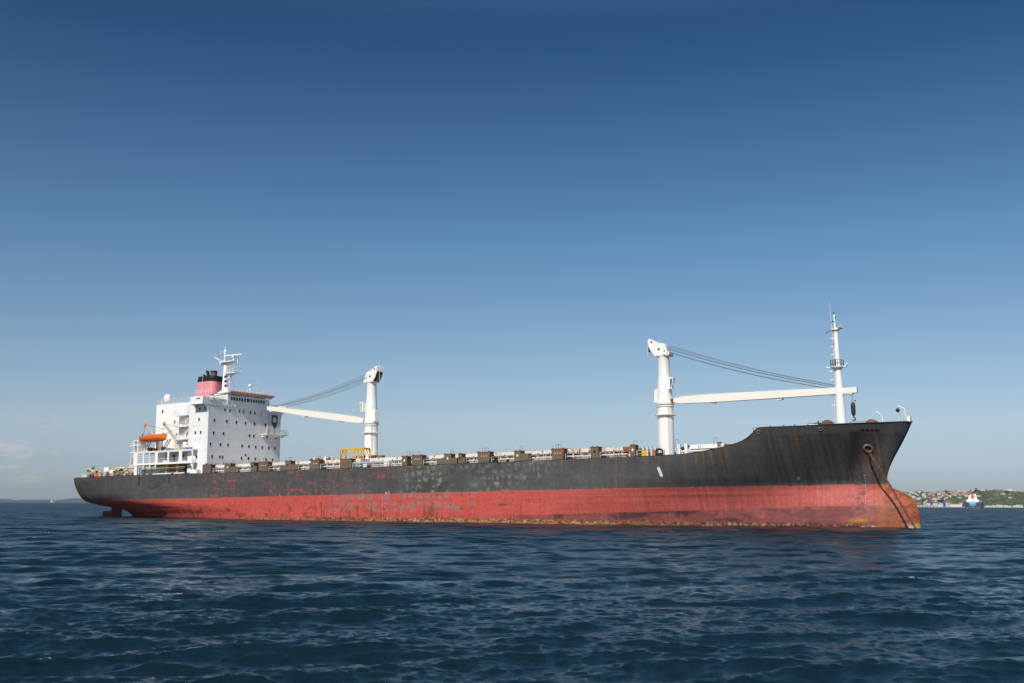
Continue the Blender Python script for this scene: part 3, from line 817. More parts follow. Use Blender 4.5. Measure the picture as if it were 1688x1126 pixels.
def marks(s, z0, z1, step, name, drift=0.0):
    z = z0
    while z < z1:
        m = MB(); ss = s + drift * (z - z0)
        for (a, b, c, d) in ((0, 0, .12, .05), (0, .08, .05, .13), (.07, .08, .12, .13)):
            vs = []
            for u, v in ((a, b), (c, b), (c, d), (a, d)):
                p, n, _, _ = hull_frame(ss + u, z + v); vs.append(p + n * .02)
            m.add(vs, [(0, 1, 2, 3)])
        z += step
        m.build(name, M['mark'], hull)


marks(83.8, -1.1, 3.3, .36, 'draft_numeral')
marks(166.9, -2.4, 5.0, .42, 'draft_numeral')
# load line disc with its bars
m = MB(); K = 16
for i in range(K):
    a0, a1 = 2 * math.pi * i / K, 2 * math.pi * (i + 1) / K; vs = []
    for r_, a in ((.14, a0), (.2, a0), (.2, a1), (.14, a1)):
        p, n, _, _ = hull_frame(84.7 + r_ * math.cos(a), 3.62 + r_ * math.sin(a)); vs.append(p + n * .02)
    m.add(vs, [(0, 1, 2, 3)])
for a, b, c, d in ((84.42, 3.60, 84.98, 3.64), (85.25, 3.3, 85.29, 3.95), (85.29, 3.9, 85.5, 3.94), (85.29, 3.7, 85.5, 3.74), (85.29, 3.5, 85.5, 3.54), (85.05, 3.8, 85.25, 3.84)):
    vs = []
    for u, v in ((a, b), (c, b), (c, d), (a, d)):
        p, n, _, _ = hull_frame(u, v); vs.append(p + n * .025)
    m.add(vs, [(0, 1, 2, 3)])
m.build('load_line_mark', M['mark'], hull)
# bow thruster symbol
m = MB()
for k in range(8):
    a0, a1 = 2 * math.pi * k / 8, 2 * math.pi * (k + .8) / 8; vs = []
    for r_, a in ((.16, a0), (.22, a0), (.22, a1), (.16, a1)):
        p, n, _, _ = hull_frame(157.9 + r_ * math.cos(a), 4.55 + r_ * math.sin(a)); vs.append(p + n * .02)
    m.add(vs, [(0, 1, 2, 3)])
m.build('thruster_symbol', M['cream'], hull)

# anchor chain, hawse to water, as stud links
chain_pts = [Vector((168.12, 3.42, 8.5)), Vector((168.35, 3.95, 8.05)), Vector((169.2, 4.1, 6.6)), Vector((170.45, 4.2, 4.35)), Vector((171.65, 4.25, 2.0)), Vector((173.0, 4.35, -.7)), Vector((174.0, 4.4, -2.6)), Vector((174.6, 4.45, -3.9))]
m = MB(); L = 0
segs = [(a, b) for a, b in zip(chain_pts[:-1], chain_pts[1:])]
pos = 0.0; step = .34; tot = sum((b - a).length for a, b in segs)


def along(d):
    for a, b in segs:
        l = (b - a).length
        if d <= l: return a.lerp(b, d / l), (b - a).normalized()
        d -= l
    return segs[-1][1], (segs[-1][1] - segs[-1][0]).normalized()


k = 0
while pos < tot:
    p, d = along(pos); side = d.cross(Vector((0, 1, 0))).normalized() if k % 2 else Vector((0, 1, 0))
    side = (side - d * side.dot(d)).normalized()
    pts = [p + d * (.22 * c) + side * (.14 * s_) for c, s_ in ((-1, 0), (-.75, .85), (0, 1), (.75, .85), (1, 0), (.75, -.85), (0, -1), (-.75, -.85), (-1, 0))]
    m.path(pts, .062, 5); m.tube(p - side * .1, p + side * .1, .035, .035, 4); pos += step; k += 1
m.build('anchor_chain', M['chain'], ship)

# ------------------------------------------------------------------ accommodation block
house = empty_part('superstructure', ship)
# main block with bridge wings
m = MB()
m.box((31.2, -10.8, 8.3), (36.9, 10.8, 22.9))
m.build('accommodation_block', M['white'], house)
m = MB()
m.box((18.8, -8.8, 8.3), (31.2, 8.8, 24.0))
m.build('engine_casing_block', M['white_clean'], house)
m = MB()  # bridge deck slab with the wings
m.box((33.3, -13.1, 22.9), (37.0, 12.7, 23.1))
for sg in (1, -1):
    # end box of each wing
    m.box((33.4, sg * 12.6, 23.1), (37.0, sg * 12.45, 24.45))
    m.box((33.4, sg * 12.45, 23.1), (33.55, sg * 10.9, 24.45))
    # curved bracket under the front of the wing
    pl = [(10.8, 21.0), (10.95, 21.7), (11.3, 22.35), (11.8, 22.8), (12.45, 22.9), (10.8, 22.9)]
    m.prism([(sg * a, b) for a, b in pl], 36.6, 36.95, 'wz')
    m.prism([(sg * a, b) for a, b in pl], 33.4, 33.6, 'wz')
m.box((36.85, 12.45, 23.1), (37.0, 5.95, 24.35))       # starboard wing bulwark
m.build('bridge_wing_deck', M['white_clean'], house)
m = MB(); m.box((35.1, 12.61, 23.93), (36.3, 12.64, 24.12)); m.build('wing_slot', M['black'], house)
m = MB(); m.rail([(36.95, -7.0, 23.1), (36.95, -13.0, 23.1), (33.5, -13.0, 23.1)], 1.1, 1.0, .03, (1, .66, .33)); m.build('wing_railing', M['grey'], house)
# wheelhouse
m = MB(); m.box((31.8, -6.9, 23.1), (37.05, 5.85, 25.35)); m.box((37.03, -6.9, 23.85), (37.13, 5.85, 23.95))
m.build('wheelhouse', M['white_clean'], house)
for i, w in enumerate((4.5, 3.74, 2.97, 2.2, 1.43, .62, -.33, -1.32, -2.08, -2.85, -3.61, -4.36, -5.15)):
    hw_ = .26 if i != 6 else .46
    o = MB(); o.mat(M['glass']); o.box((37.05, w - hw_, 24.28), (37.075, w + hw_, 24.98))
    o.build('bridge_window', M['glass'], house)
# visor roof: salmon edge, dark soffit, beams
m = MB(); m.box((31.4, -7.4, 25.72), (37.9, 6.2, 25.8)); m.build('compass_deck', M['grey'], house)
m = MB(); m.tube((37.95, -7.4, 26.02), (37.95, 5.9, 26.02), .24, .24, 10); m.box((37.70, -7.4, 25.8), (37.9, 5.9, 26.1)); m.build('sun_visor', M['visor'], house)
m = MB()
for w in np.linspace(-7, 5.2, 8): m.hull8([(37.06, w - .05, 25.3), (37.75, w - .05, 25.62), (37.75, w + .05, 25.62), (37.06, w + .05, 25.3), (37.06, w - .05, 25.7), (37.75, w - .05, 25.7), (37.75, w + .05, 25.7), (37.06, w + .05, 25.7)])
m.box((37.0, -7.2, 25.5), (37.05, 5.7, 25.7)); m.build('visor_bracket', M['cream'], house)
# starboard wing screen with its slanting top
m = MB(); m.prism([(33.5, 25.35), (36.9, 25.62), (37.35, 25.62), (37.35, 26.75), (36.5, 26.72), (34.9, 26.1), (33.3, 25.55)], 5.9, 6.05)
m.box((37.2, 5.9, 23.4), (37.32, 6.03, 25.7)); m.build('wing_screen', M['white_clean'], house)
m = MB(); m.box((33.0, 5.87, 24.55), (36.6, 5.89, 25.25)); m.build('wheelhouse_side_glazing', M['cream'], house)
m = MB()
for w in np.linspace(6.3, 10.6, 9):
    m.tube((37.12, w, 24.35 - .02), (37.12, w, 24.6), .03, .03, 4)
m.tube((37.12, 6.2, 24.6), (37.12, 10.8, 24.6), .03, .03, 4); m.build('wing_rail', M['white_clean'], house)
m = MB()
for w, a in ((11.2, .5), (10.5, -.5), (9.5, .9), (8.8, .3)):
    m.tube((37.1, w, 24.3), (37.25, w + a * .5, 24.75), .09, .09, 6); m.ball((37.3, w + a * .4, 24.5), .16, 8)
    m.beam((37.1, w, 24.2), (37.4, w - .4, 23.8), .14, .08)
m.build('searchlight', M['white_clean'], house)
# L shaped pipes under the bridge windows
for w in (5.2, 4.4, 3.3):
    o = MB(); o.tube((37.06, w, 23.75), (37.06, w, 23.1), .07, .07, 6); o.tube((37.06, w, 23.1), (37.35, w + .5, 22.9), .08, .08, 6); o.box((36.95, w - .7, 22.87), (37.0, w - .3, 22.95))
    o.build('vent_pipe', M['white_rust'], house)
# windows on the front face
front = [(22.05, [6.2, 4.8, 2.06, .7, -1.3, -2.65]), (19.65, [9.1, 5.6, 2.83, .1, -2.6, -6.0, -9.3]), (17.0, [9.25, 6.4, -1.2, -2.5, -6.6, -9.3]),
         (14.65, [10.0, 7.16, 5.06, .91, -1.1, -3.16, -5.2, -7.2, -9.2]), (12.05, [9.4, 7.23, 6.5, .98, -1.1, -3.1, -6.45, -8.45])]
for z, ws in front:
    for w in ws:
        o = MB(); o.mat(M['glass']); o.box((36.9, w - .21, z - .33), (36.925, w + .21, z + .33))
        o.mat(M['white_clean']); o.box((36.9, w - .26, z + .33), (36.95, w + .26, z + .38)); o.box((36.9, w - .26, z - .38), (36.95, w + .26, z - .33))
        o.build('window', None, house)
m = MB(); m.lathe((36.9, -.16, 12.74), [(.24, 0), (.24, .06)], 14, 's'); m.build('round_vent', M['dark'], house)
m = MB(); m.box((36.9, 6.1, 10.2), (37.0, 6.25, 11.1)); m.build('standpipe', M['rust'], house)
# side windows
for s, z, w in ((34.3, 22.0, 10.8), (35.85, 22.0, 10.8), (34.2, 19.85, 10.8), (33.25, 17.1, 10.8), (34.85, 17.1, 10.8), (33.9, 12.1, 10.8),
                (20.8, 22.4, 8.8), (24.7, 19.95, 8.8), (25.35, 17.2, 8.8), (28.5, 17.2, 8.8), (25.3, 14.95, 8.8), (19.7, 15.0, 8.8)):
    o = MB(); o.mat(M['glass']); o.box((s - .21, w, z - .33), (s + .21, w + .025, z + .33))
    o.mat(M['white_clean']); o.box((s - .26, w, z + .33), (s + .26, w + .05, z + .38)); o.box((s - .26, w, z - .38), (s + .26, w + .05, z - .33))
    o.build('window', None, house)
# deck seams on the walls
m = MB()
for z in (20.9, 18.4, 15.9, 13.4):
    m.box((36.9, -10.8, z), (36.908, 10.8, z + .04))
    m.box((31.2, 10.8, z), (36.9, 10.815, z + .05))
m.box((36.55, 10.8, 9), (36.6, 10.83, 21.3)); m.build('deck_seam', M['white_rust'], house)
m = MB(); m.tube((37.0, 11.0, 9.2), (37.0, 11.0, 10.6), .2, .2, 10); m.build('ventilator', M['dark'], house); m = MB(); m.ball((33.4, 11.3, 9.65), .38, 10, (1.2, .7, .8)); m.build('ventilator', M['dark'], house)
# exterior stairs: three landings and the flights between them
zl = [21.1, 18.7, 16.0, 13.6]
for k, z in enumerate(zl[:3]):
    o = MB(); o.hull8([(26.3, 8.8, z - .12), (31.2, 8.8, z - .12), (31.2, 10.75, z - .12), (26.3, 10.75, z - .12), (26.3, 8.8, z), (31.2, 8.8, z), (31.2, 10.75, z), (26.3, 10.75, z)])
    o.prism([(26.5, z - .12), (31.2, z - .12), (31.2, z - .25), (28.2, z - .8), (27.6, z - .8)], 8.8, 8.95)
    o.build('stair_landing', M['white_clean'], house)
    o = MB(); o.rail([(31.1, 10.7, z), (26.35, 10.7, z), (26.35, 8.9, z)], 1.05, .8, .025, (1, .75, .5, .25)); o.build('landing_railing', M['white_clean'], house)
tops = [24.0] + zl[:3]
for k in range(4):
    zt_, zb_ = tops[k], zl[k]
    o = MB()
    for w in (9.3, 10.1): o.beam((28.6, w, zb_), (30.9, w, zt_), .06, .2)
    n_ = 11
    for q in range(n_):
        t = (q + .5) / n_; o.box((28.6 + 2.3 * t - .11, 9.3, zb_ + (zt_ - zb_) * t - .02), (28.6 + 2.3 * t + .11, 10.1, zb_ + (zt_ - zb_) * t + .02))
    for w in (9.3, 10.1): o.tube((28.6, w, zb_ + .95), (30.9, w, zt_ + .95), .03, .03, 4); o.tube((28.6, w, zb_ + .5), (30.9, w, zt_ + .5), .02, .02, 4)
    for t in (0, .33, .66, 1):
        for w in (9.3, 10.1): o.tube((28.6 + 2.3 * t, w, zb_ + (zt_ - zb_) * t), (28.6 + 2.3 * t, w, zb_ + (zt_ - zb_) * t + .95), .025, .025, 4)
    o.build('stair_flight', M['white_clean'], house)
m = MB(); m.rail([(31.1, 8.7, 24.0), (18.9, 8.7, 24.0), (18.9, -8.7, 24.0)], 1.1, 1.2, .028, (1, .66, .33)); m.build('roof_railing', M['white_clean'], house)
m = MB(); m.box((31.3, 7.2, 24.0), (32.6, 8.6, 25.0)); m.box((30.0, 6.8, 24.0), (31.0, 7.8, 24.8)); m.build('roof_locker', M['white'], house)
# balcony on the port half of the front face, with its rig
m = MB(); m.box((36.95, -11.6, 17.45), (38.6, -4.6, 17.6))
for w in (-5, -7, -9, -11): m.prism([(36.95, 17.45), (38.5, 17.45), (36.95, 16.9)], w - .06, w + .06)
m.build('balcony', M['white'], house)
m = MB(); m.rail([(36.95, -4.6, 17.6), (38.55, -4.6, 17.6), (38.55, -11.6, 17.6), (36.95, -11.6, 17.6)], 1.05, .9, .03, (1, .66, .33)); m.build('balcony_railing', M['grey'], house)
m = MB(); m.box((38.2, -8.3, 19.9), (38.35, -6.5, 20.2)); m.box((38.2, -8.3, 21.35), (38.35, -6.5, 21.85)); m.box((38.2, -8.3, 19.9), (38.35, -8.0, 21.8)); m.box((38.2, -6.8, 19.9), (38.35, -6.5, 21.8))
m.hull8([(38.15, -7.6, 19.0), (38.4, -7.6, 19.0), (38.4, -7.2, 19.0), (38.15, -7.2, 19.0), (38.15, -8.0, 19.9), (38.4, -8.0, 19.9), (38.4, -6.8, 19.9), (38.15, -6.8, 19.9)])
m.tube((38.28, -7.4, 17.6), (38.28, -7.4, 19.2), .12, .12, 6); m.build('jib_rest', make_mat('dark_brown_steel', (.05, .04, .035), .7, var=.2, rust=.4), house)
m = MB(); m.box((37.4, -6.4, 17.6), (37.8, -6.1, 18.7)); m.box((37.5, -5.9, 17.6), (37.9, -5.6, 18.9)); m.ball((37.7, -5.75, 19.1), .2); m.build('hoist_gear', M['cream'], house)

# life-saving ring on the second landing
t = ship_thing('life_ring', 'orange life ring hung on the middle landing of the white stairs', 'life ring', (29.6, 10.78, 19.2))
m = MB(origin=(29.6, 10.78, 19.2))
K, L = 14, 6
vs = []
for i in range(K):
    for j in range(L):
        a, c = 2 * math.pi * i / K, 2 * math.pi * j / L; vs.append((29.6 + (.3 + .08 * math.cos(c)) * math.cos(a), 10.82 + .08 * math.sin(c), 19.2 + (.3 + .08 * math.cos(c)) * math.sin(a)))
m.add(vs, [(i * L + j, ((i + 1) % K) * L + j, ((i + 1) % K) * L + (j + 1) % L, i * L + (j + 1) % L) for i in range(K) for j in range(L)], True)
m.build('ring', M['visor'], t)

# satellite dome and other roof gear
dome = empty_part('satellite_dome', ship)
m = MB(); m.lathe((20.15, 7, 24.55), [(.05, 0), (.62, .05), (.82, .35), (.86, .8), (.84, 1.2), (.68, 1.6), (.4, 1.83), (.02, 1.9)], 18); m.build('radome', M['white_clean'], dome)
m = MB()
for a in range(4): m.beam((20.15 + .5 * math.cos(a * 1.57 + .7), 7 + .5 * math.sin(a * 1.57 + .7), 24.0), (20.15, 7, 24.7), .08, .08)
m.build('stand', M['white_clean'], dome)
dome = empty_part('satellite_dome', ship)
m = MB(); m.lathe((35.0, -2.86, 27.9), [(.05, 0), (.3, .05), (.36, .3), (.3, .6), (.05, .75)], 12); m.build('radome', M['white_clean'], dome)
m = MB(); m.tube((35, -2.86, 25.8), (35, -2.86, 27.9), .09, .09, 6); m.ball((35, -2.9, 27.3), .24); m.tube((35, -3.6, 26.6), (35, -2.1, 26.6), .04, .04, 4); m.build('stand', M['white_clean'], dome)
m = MB(); m.rail([(37.6, 4.0, 25.8), (37.6, -4.6, 25.8), (33, -4.6, 25.8)], 1.0, 1.1, .03, (1, .5)); m.build('compass_deck_railing', M['white_clean'], house)
for w, z, a in ((-4.93, 29.3, .02), (-6.85, 27.9, .04), (-1.9, 27.4, .05), (1.2, 27.0, .05)):
    o = MB(); o.tube((35.2, w, 25.8), (35.2, w, z), a, a, 5)
    if w < -6: o.tube((35.2, w - .5, 27.8), (35.2, w + .5, 27.8), .04, .04, 4); o.tube((35.2, w, 25.8), (35.2, w, 26.6), .14, .14, 6)
    else: o.ball((35.2, w, 26.4), .15, 8)
    o.build('antenna', M['white_clean'], house)

# funnel
fun = empty_part('funnel', ship)


def rbox_ring(s0, s1, w, z, r=.9, n=5):
    pts = []
    for cx, cy, a0 in ((s1 - r, w - r, 0), (s0 + r, w - r, 90), (s0 + r, -w + r, 180), (s1 - r, -w + r, 270)):
        for i in range(n): a = R(a0 + 90 * i / (n - 1)); pts.append((cx + r * math.cos(a), cy + r * math.sin(a), z))
    return pts


def loft(m, rings, smooth=True):
    n = len(rings[0]); vs = [p for r_ in rings for p in r_]
    m.add(vs, [(k * n + i, k * n + (i + 1) % n, (k + 1) * n + (i + 1) % n, (k + 1) * n + i) for k in range(len(rings) - 1) for i in range(n)], smooth)
    m.add(rings[-1], [tuple(range(n))]); return m


m = MB(); loft(m, [rbox_ring(22.3, 28.7, 2.1, 23.9, 1.2), rbox_ring(23.15, 28.55, 1.9, 29.42, 1.2)]); m.build('funnel_casing', M['pink'], fun)
m = MB(); loft(m, [rbox_ring(23.05, 28.65, 1.98, 29.42, 1.2), rbox_ring(23.0, 28.7, 2.02, 29.5, 1.2), rbox_ring(23.2, 28.5, 1.9, 30.55, 1.2)]); m.build('funnel_top_band', M['black'], fun)
m = MB(); m.tube((26.7, 0, 30.4), (26.7, 0, 31.75), .72, .72, 16); m.build('exhaust_pipe', M['brown'], fun)
m = MB(); m.tube((26.7, 0, 31.5), (26.7, 0, 31.85), .76, .76, 16); m.build('pipe_rim', M['black'], fun)
for s, w, z, r_ in ((25.2, .3, 31.7, .33), (24.3, .5, 31.0, .22), (23.8, -.3, 30.95, .2), (24.7, -.7, 31.05, .2)):
    o = MB(); o.tube((s, w, 30.4), (s, w, z), r_, r_, 10); o.tube((s, w, z), (s - .45, w, z + .12), r_ * .9, r_ * .9, 8); o.build('exhaust_pipe', M['black'], fun)
m = MB(); m.tube((25.55, 2.35, 24), (25.55, 2.1, 31.6), .03, .03, 5); m.build('whip_antenna', M['white_clean'], fun)
m = MB(); m.box((26.0, 2.4, 24.0), (31.0, 4.6, 26.2)); m.build('funnel_platform', M['pink'], fun)
m = MB(); m.rail([(26.0, 4.6, 26.2), (31, 4.6, 26.2)], .9, .8, .03, (1, .5)); m.build('platform_railing', M['white_clean'], fun)

# radar mast
rm = empty_part('radar_mast', ship)
m = MB(); m.mat(M['white_clean']); m.hull8([(29.8, -.7, 24), (31.5, -.7, 24), (31.5, .7, 24), (29.8, .7, 24), (30.1, -.35, 33.3), (30.85, -.35, 33.3), (30.85, .35, 33.3), (30.1, .35, 33.3)])
m.build('mast_column', M['white_clean'], rm)
m = MB()
for z in (28.2, 29.2, 30.2): m.lathe((31.15 - (z - 24) * .05, .45, z), [(.3, -.15), (.3, .15)], 10, 'w')
m.build('lightening_hole', M['dark'], rm)
m = MB(); m.tube((29.95, 0, 33.3), (29.95, 0, 36.6), .24, .17, 8); m.tube((29.95, 0, 36.6), (29.95, 0, 37.3), .06, .06, 5); m.box((29.75, -.2, 35.9), (30.6, .2, 36.15)); m.ball((28.7, 0, 35.95), .16); m.tube((29.9, 0, 35.9), (28.6, 0, 35.6), .05, .05, 4)
m.build('topmast', M['white_clean'], rm)
m = MB(); m.hull8([(27.0, -.4, 34.8), (30.0, -.9, 33.45), (30.0, .9, 33.45), (27.0, .4, 34.8), (27.0, -.4, 34.95), (30.0, -.9, 33.65), (30.0, .9, 33.65), (27.0, .4, 34.95)])
m.box((29.3, -1.1, 33.4), (33.3, 1.1, 33.58)); m.prism([(30.6, 32.2), (32.8, 33.4), (30.6, 33.4)], -.12, .12); m.box((28.8, -.5, 33.1), (30, .5, 33.4)); m.build('upper_platform', M['white_clean'], rm)
m = MB(); m.rail([(27.0, .4, 34.95), (29.4, .8, 33.8)], .7, .5, .03, (1, .5)); m.rail([(29.5, 1.05, 33.58), (33.2, 1.05, 33.58), (33.2, -1.05, 33.58)], .8, .7, .03, (1, .5)); m.build('platform_railing', M['grey'], rm)
m = MB(); m.tube((32.6, 0, 33.5), (32.6, 0, 34.4), .2, .2, 8); m.box((32.3, -.3, 34.4), (32.9, .3, 34.8)); m.beam((30.3, .1, 35.0), (35.1, -.1, 34.95), .2, .22); m.build('radar_scanner', M['white_clean'], rm)
m = MB(); m.box((30.8, -.9, 30.85), (34.1, .9, 31.0)); m.prism([(30.9, 29.7), (33.6, 30.85), (30.9, 30.85)], -.1, .1); m.rail([(31, .85, 31.0), (34.05, .85, 31.0), (34.05, -.85, 31.0)], .9, .7, .03, (1, .5)); m.build('lower_platform', M['white_clean'], rm)
m = MB(); m.tube((32.9, 0, 31.0), (32.9, 0, 32.0), .17, .17, 8); m.beam((31.5, .5, 32.3), (35.0, -.5, 32.3), .14, .16); m.build('radar_scanner', M['grey'], rm)
m = MB(); m.tube((32.0, .5, 25.8), (32.0, .5, 32.8), .07, .05, 6); m.tube((33.9, 0, 33), (33.9, 0, 34), .1, .1, 6)
for z in (27.6, 28.8, 29.9): m.ball((32.15, .5, z), .16, 8); m.tube((31.3, .5, z), (32.0, .5, z), .03, .03, 4)
m.build('light_pole', M['white_clean'], rm)
m = MB(); m.tube((28.0, .2, 34.5), (28.0, .2, 37), .02, .02, 4); m.tube((32.3, .5, 30.3), (36.0, 2, 26.2), .03, .03, 4); m.tube((32.3, .5, 30.3), (32.6, .5, 29.8), .1, .1, 5); m.build('whip_antenna', M['dark'], rm)

# ------------------------------------------------------------------ poop deckhouse
poop = empty_part('poop_deckhouse', ship)


def plate_with_openings(name, s0, s1, z0, z1, opens, w, mat, th=.12, r=.28):
    """panel made of strips around rounded openings"""
    m = MB(); xs = sorted(opens)
    cur = s0
    for a, b, c, d in xs:
        m.box((cur, w - th, z0), (a, w, z1)); m.box((a, w - th, z0), (b, w, c)); m.box((a, w - th, d), (b, w, z1)); cur = b
        for sx, sz, dx, dz in ((a, c, 1, 1), (b, c, -1, 1), (a, d, 1, -1), (b, d, -1, -1)):
            pts = [(sx, sz)] + [(sx + dx * r * (1 - math.sin(t_)), sz + dz * r * (1 - math.cos(t_))) for t_ in np.linspace(0, math.pi / 2, 6)]
            m.prism(pts, w - th, w)
    m.box((cur, w - th, z0), (s1, w, z1))
    return m.build(name, mat, poop)


plate_with_openings('screen_wall', 16.0, 34.0, 10.95, 13.45, [(17.25, 18.9, 11.15, 13.3), (19.25, 20.9, 11.15, 13.3), (21.1, 22.65, 11.15, 13.3), (23.5, 26.45, 11.15, 13.3), (26.95, 29.9, 11.15, 13.3), (30.8, 33.7, 11.15, 13.3)], 12.0, M['white_clean'])
m = MB(); m.box((14.9, -12, 13.45), (34.2, 12.05, 13.65)); m.build('boat_deck', M['white_clean'], poop)
m = MB(); m.box((14.8, -12, 10.75), (34.3, 12.05, 10.95)); m.build('tween_deck', M['white_clean'], poop)
m = MB(); m.box((22.7, -9.2, 8.5), (33.9, 9.2, 10.75)); m.box((23.0, -9.6, 10.95), (34.0, 9.6, 13.45)); m.build('inner_wall', M['grey'], poop)
m = MB(); m.box((16.3, 11.6, 8.55), (17.2, 12.0, 10.75)); m.box((34.0, 10.9, 8.45), (35.2, 11.9, 9.4)); m.prism([(33.2, 10.75), (34.0, 10.75), (34.0, 8.5), (33.75, 9.9)], 11.6, 11.9)
m.build('corner_column', M['white_clean'], poop)
for s in (19.05, 20.95, 22.75):
    o = MB(); o.box((s, 11.7, 8.5), (s + .22, 12.0, 10.75)); o.build('column', M['white_clean'], poop)
for s in (24.0, 27.3, 31.0):
    o = MB(); o.box((s, 9.9, 8.5), (s + .55, 10.3, 10.75)); o.build('column', M['white_clean'], poop)
for s0, s1 in ((17.25, 18.9), (19.25, 20.9), (21.1, 22.65)):
    o = MB()
    for z in (11.5, 11.95, 12.4, 12.85): o.tube((s0, 11.9, z), (s1, 11.9, z), .05, .05, 5)
    o.tube(((s0 + s1) / 2, 11.0, 11), ((s0 + s1) / 2, 11.0, 13.4), .08, .08, 5)
    for z in (9.2, 9.8, 10.3): o.tube((s0, 11.9, z), (s1, 11.9, z), .05, .05, 5)
    o.build('opening_bars', M['white_clean'], poop)
m = MB(); m.rail([(23.5, 11.8, 10.95), (33.9, 11.8, 10.95)], 1.0, 1.5, .03, (1, .5)); m.build('tween_deck_railing', M['white_clean'], poop)
for s, w_ in ((25.8, .35), (28.7, .2), (31.3, .2)):
    o = MB(); o.box((s - w_, 9.6, 11.2 if w_ > .3 else 11.9), (s + w_, 9.64, 12.9)); o.build('inner_door' if w_ > .3 else 'window', M['black'], poop)
for s in (25.0, 30.2, 32.8):
    o = MB(); o.box((s - .5, 10.6, 10.95), (s + .5, 11.4, 11.6)); o.build('deck_locker', M['white_clean'], poop)
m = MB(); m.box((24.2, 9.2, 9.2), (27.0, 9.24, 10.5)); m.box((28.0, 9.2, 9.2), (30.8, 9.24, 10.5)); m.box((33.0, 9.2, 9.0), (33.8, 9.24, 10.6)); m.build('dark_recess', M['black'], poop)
m = MB(); m.rail([(34.0, 11.9, 13.65), (27.3, 11.9, 13.65)], 1.05, 1.1, .03, (1, .66, .33)); m.rail([(18.4, 11.9, 13.65), (15.0, 11.9, 13.65), (15.0, -11.9, 13.65)], 1.05, 1.1, .03, (1, .66, .33)); m.build('boat_deck_railing', M['white_clean'], poop)
# embarkation platform at the aft end
m = MB(); m.box((14.6, 9.6, 14.95), (17.8, 12.1, 15.1)); m.box((15.8, 9.8, 13.65), (16.0, 12.0, 15.9)); m.box((17.0, 9.8, 13.65), (17.2, 12, 15.9)); m.box((15.6, 9.6, 15.95), (18.4, 12.0, 16.15))
m.rail([(17.8, 12.05, 15.1), (14.6, 12.05, 15.1), (14.6, 9.7, 15.1)], .9, .8, .03, (1, .5)); m.build('embarkation_platform', M['white_clean'], poop)
m = MB()
for w in (10.6, 11.6): m.beam((14.2, w, 11.0), (15.8, w, 13.6), .07, .18)
for q in range(9): m.box((14.2 + .18 * q, 10.6, 11.1 + .29 * q), (14.4 + .18 * q, 11.6, 11.14 + .29 * q))
m.tube((15.0, 11.9, 8.7), (15.0, 11.9, 13.4), .06, .06, 5); m.tube((15.9, 11.9, 8.7), (15.9, 11.9, 13.4), .05, .05, 5); m.build('aft_ladder', M['white_rust'], poop)
# vertical post behind the boat
m = MB(); m.box((20.7, 9.3, 13.65), (21.4, 10.0, 16.9)); m.lathe((29.3, 9.3, 13.65), [(.9, 0), (.9, 1.6), (.5, 2.2), (.1, 2.3)], 12); m.build('boat_deck_vent', M['white_clean'], poop)

# lifeboat davits
for s0, z0, s1, z1 in ((19.9, 19.35, 21.35, 16.6), (25.7, 19.25, 27.1, 16.4)):
    dv = empty_part('lifeboat_davit', ship)
    o = MB(); o.beam((s0 + .1, 12.6, z0), (s1, 10.6, z1 - .3), .3, .42, .3, .55); o.beam((s1, 10.6, z1 - .3), (s1 + .2, 10.4, 13.65), .35, .5); o.build('davit_arm', M['cream'], dv)
    o = MB(); o.ball((s0 + .1, 12.65, z0), .34, 8, (.8, .8, 1.4)); o.build('sheave_head', M['orange'], dv)
    o = MB(); o.beam((s1 - 2.2, 11.4, 13.65), (s1 - .4, 11.4, 16.2), .16, .16); o.beam((s1 - 3.0, 11.4, 13.65), (s1 - 1.3, 11.4, 16.0), .16, .16)
    for q in range(5): o.beam((s1 - 2.9 + .36 * q, 11.4, 13.9 + .5 * q), (s1 - 2.1 + .36 * q, 11.4, 13.9 + .5 * q), .07, .07)
    o.build('boat_cradle', M['white_rust'], dv)
    o = MB(); o.tube((s0 + .1, 12.7, z0 - .2), (s0 + .1 - .2, 13.0, 16.9), .035, .035, 5); o.tube((s0, 12.5, z0), (s0 + 4.2, 9.0, z0 - 1.2), .03, .03, 4); o.tube((s0 + .3, 12.2, 17.2), (s0 + 3.4, 9.0, z0 - .3), .03, .03, 4); o.build('boat_fall', M['rope'], dv)

# lifeboat: open boat with orange cover
lb_o = (22.9, 13.0, 15.7)
lb = ship_thing('lifeboat', 'orange lifeboat slung from white davits above the stern deckhouse', 'lifeboat', lb_o)
m = MB(origin=lb_o); rings = []
for k in range(15):
    u = -1 + 2 * k / 14; s = 22.9 + 4.2 * u; bb = 1.35 * (1 - abs(u) ** 2.6) + .06; keel = 15.45 + .45 * abs(u) ** 4; gun = 16.7 + .22 * u * u + .08 * u
    ring = []
    for j in range(13):
        t_ = math.pi * j / 12; ring.append((s, 13.0 - bb * math.cos(t_) * (1 if True else 1), keel + (gun - keel) * (1 - math.sin(t_) ** .8)))
    rings.append(ring)
vs = [p for r_ in rings for p in r_]
m.add(vs, [(k * 13 + i_, k * 13 + i_ + 1, (k + 1) * 13 + i_ + 1, (k + 1) * 13 + i_) for k in range(14) for i_ in range(12)], True)
m.build('boat_hull', M['orange'], lb)
m = MB(origin=lb_o); vs = []
for k in range(15):
    u = -1 + 2 * k / 14; s = 22.9 + 4.2 * u; bb = 1.37 * (1 - abs(u) ** 2.6) + .07; gun = 16.72 + .22 * u * u + .08 * u; h = .30 * (1 - u * u) + .05
    for j in range(9): t_ = math.pi * j / 8; vs.append((s, 13.0 - bb * math.cos(t_), gun + h * math.sin(t_)))
m.add(vs, [(k * 9 + i_, k * 9 + i_ + 1, (k + 1) * 9 + i_ + 1, (k + 1) * 9 + i_) for k in range(14) for i_ in range(8)], True)
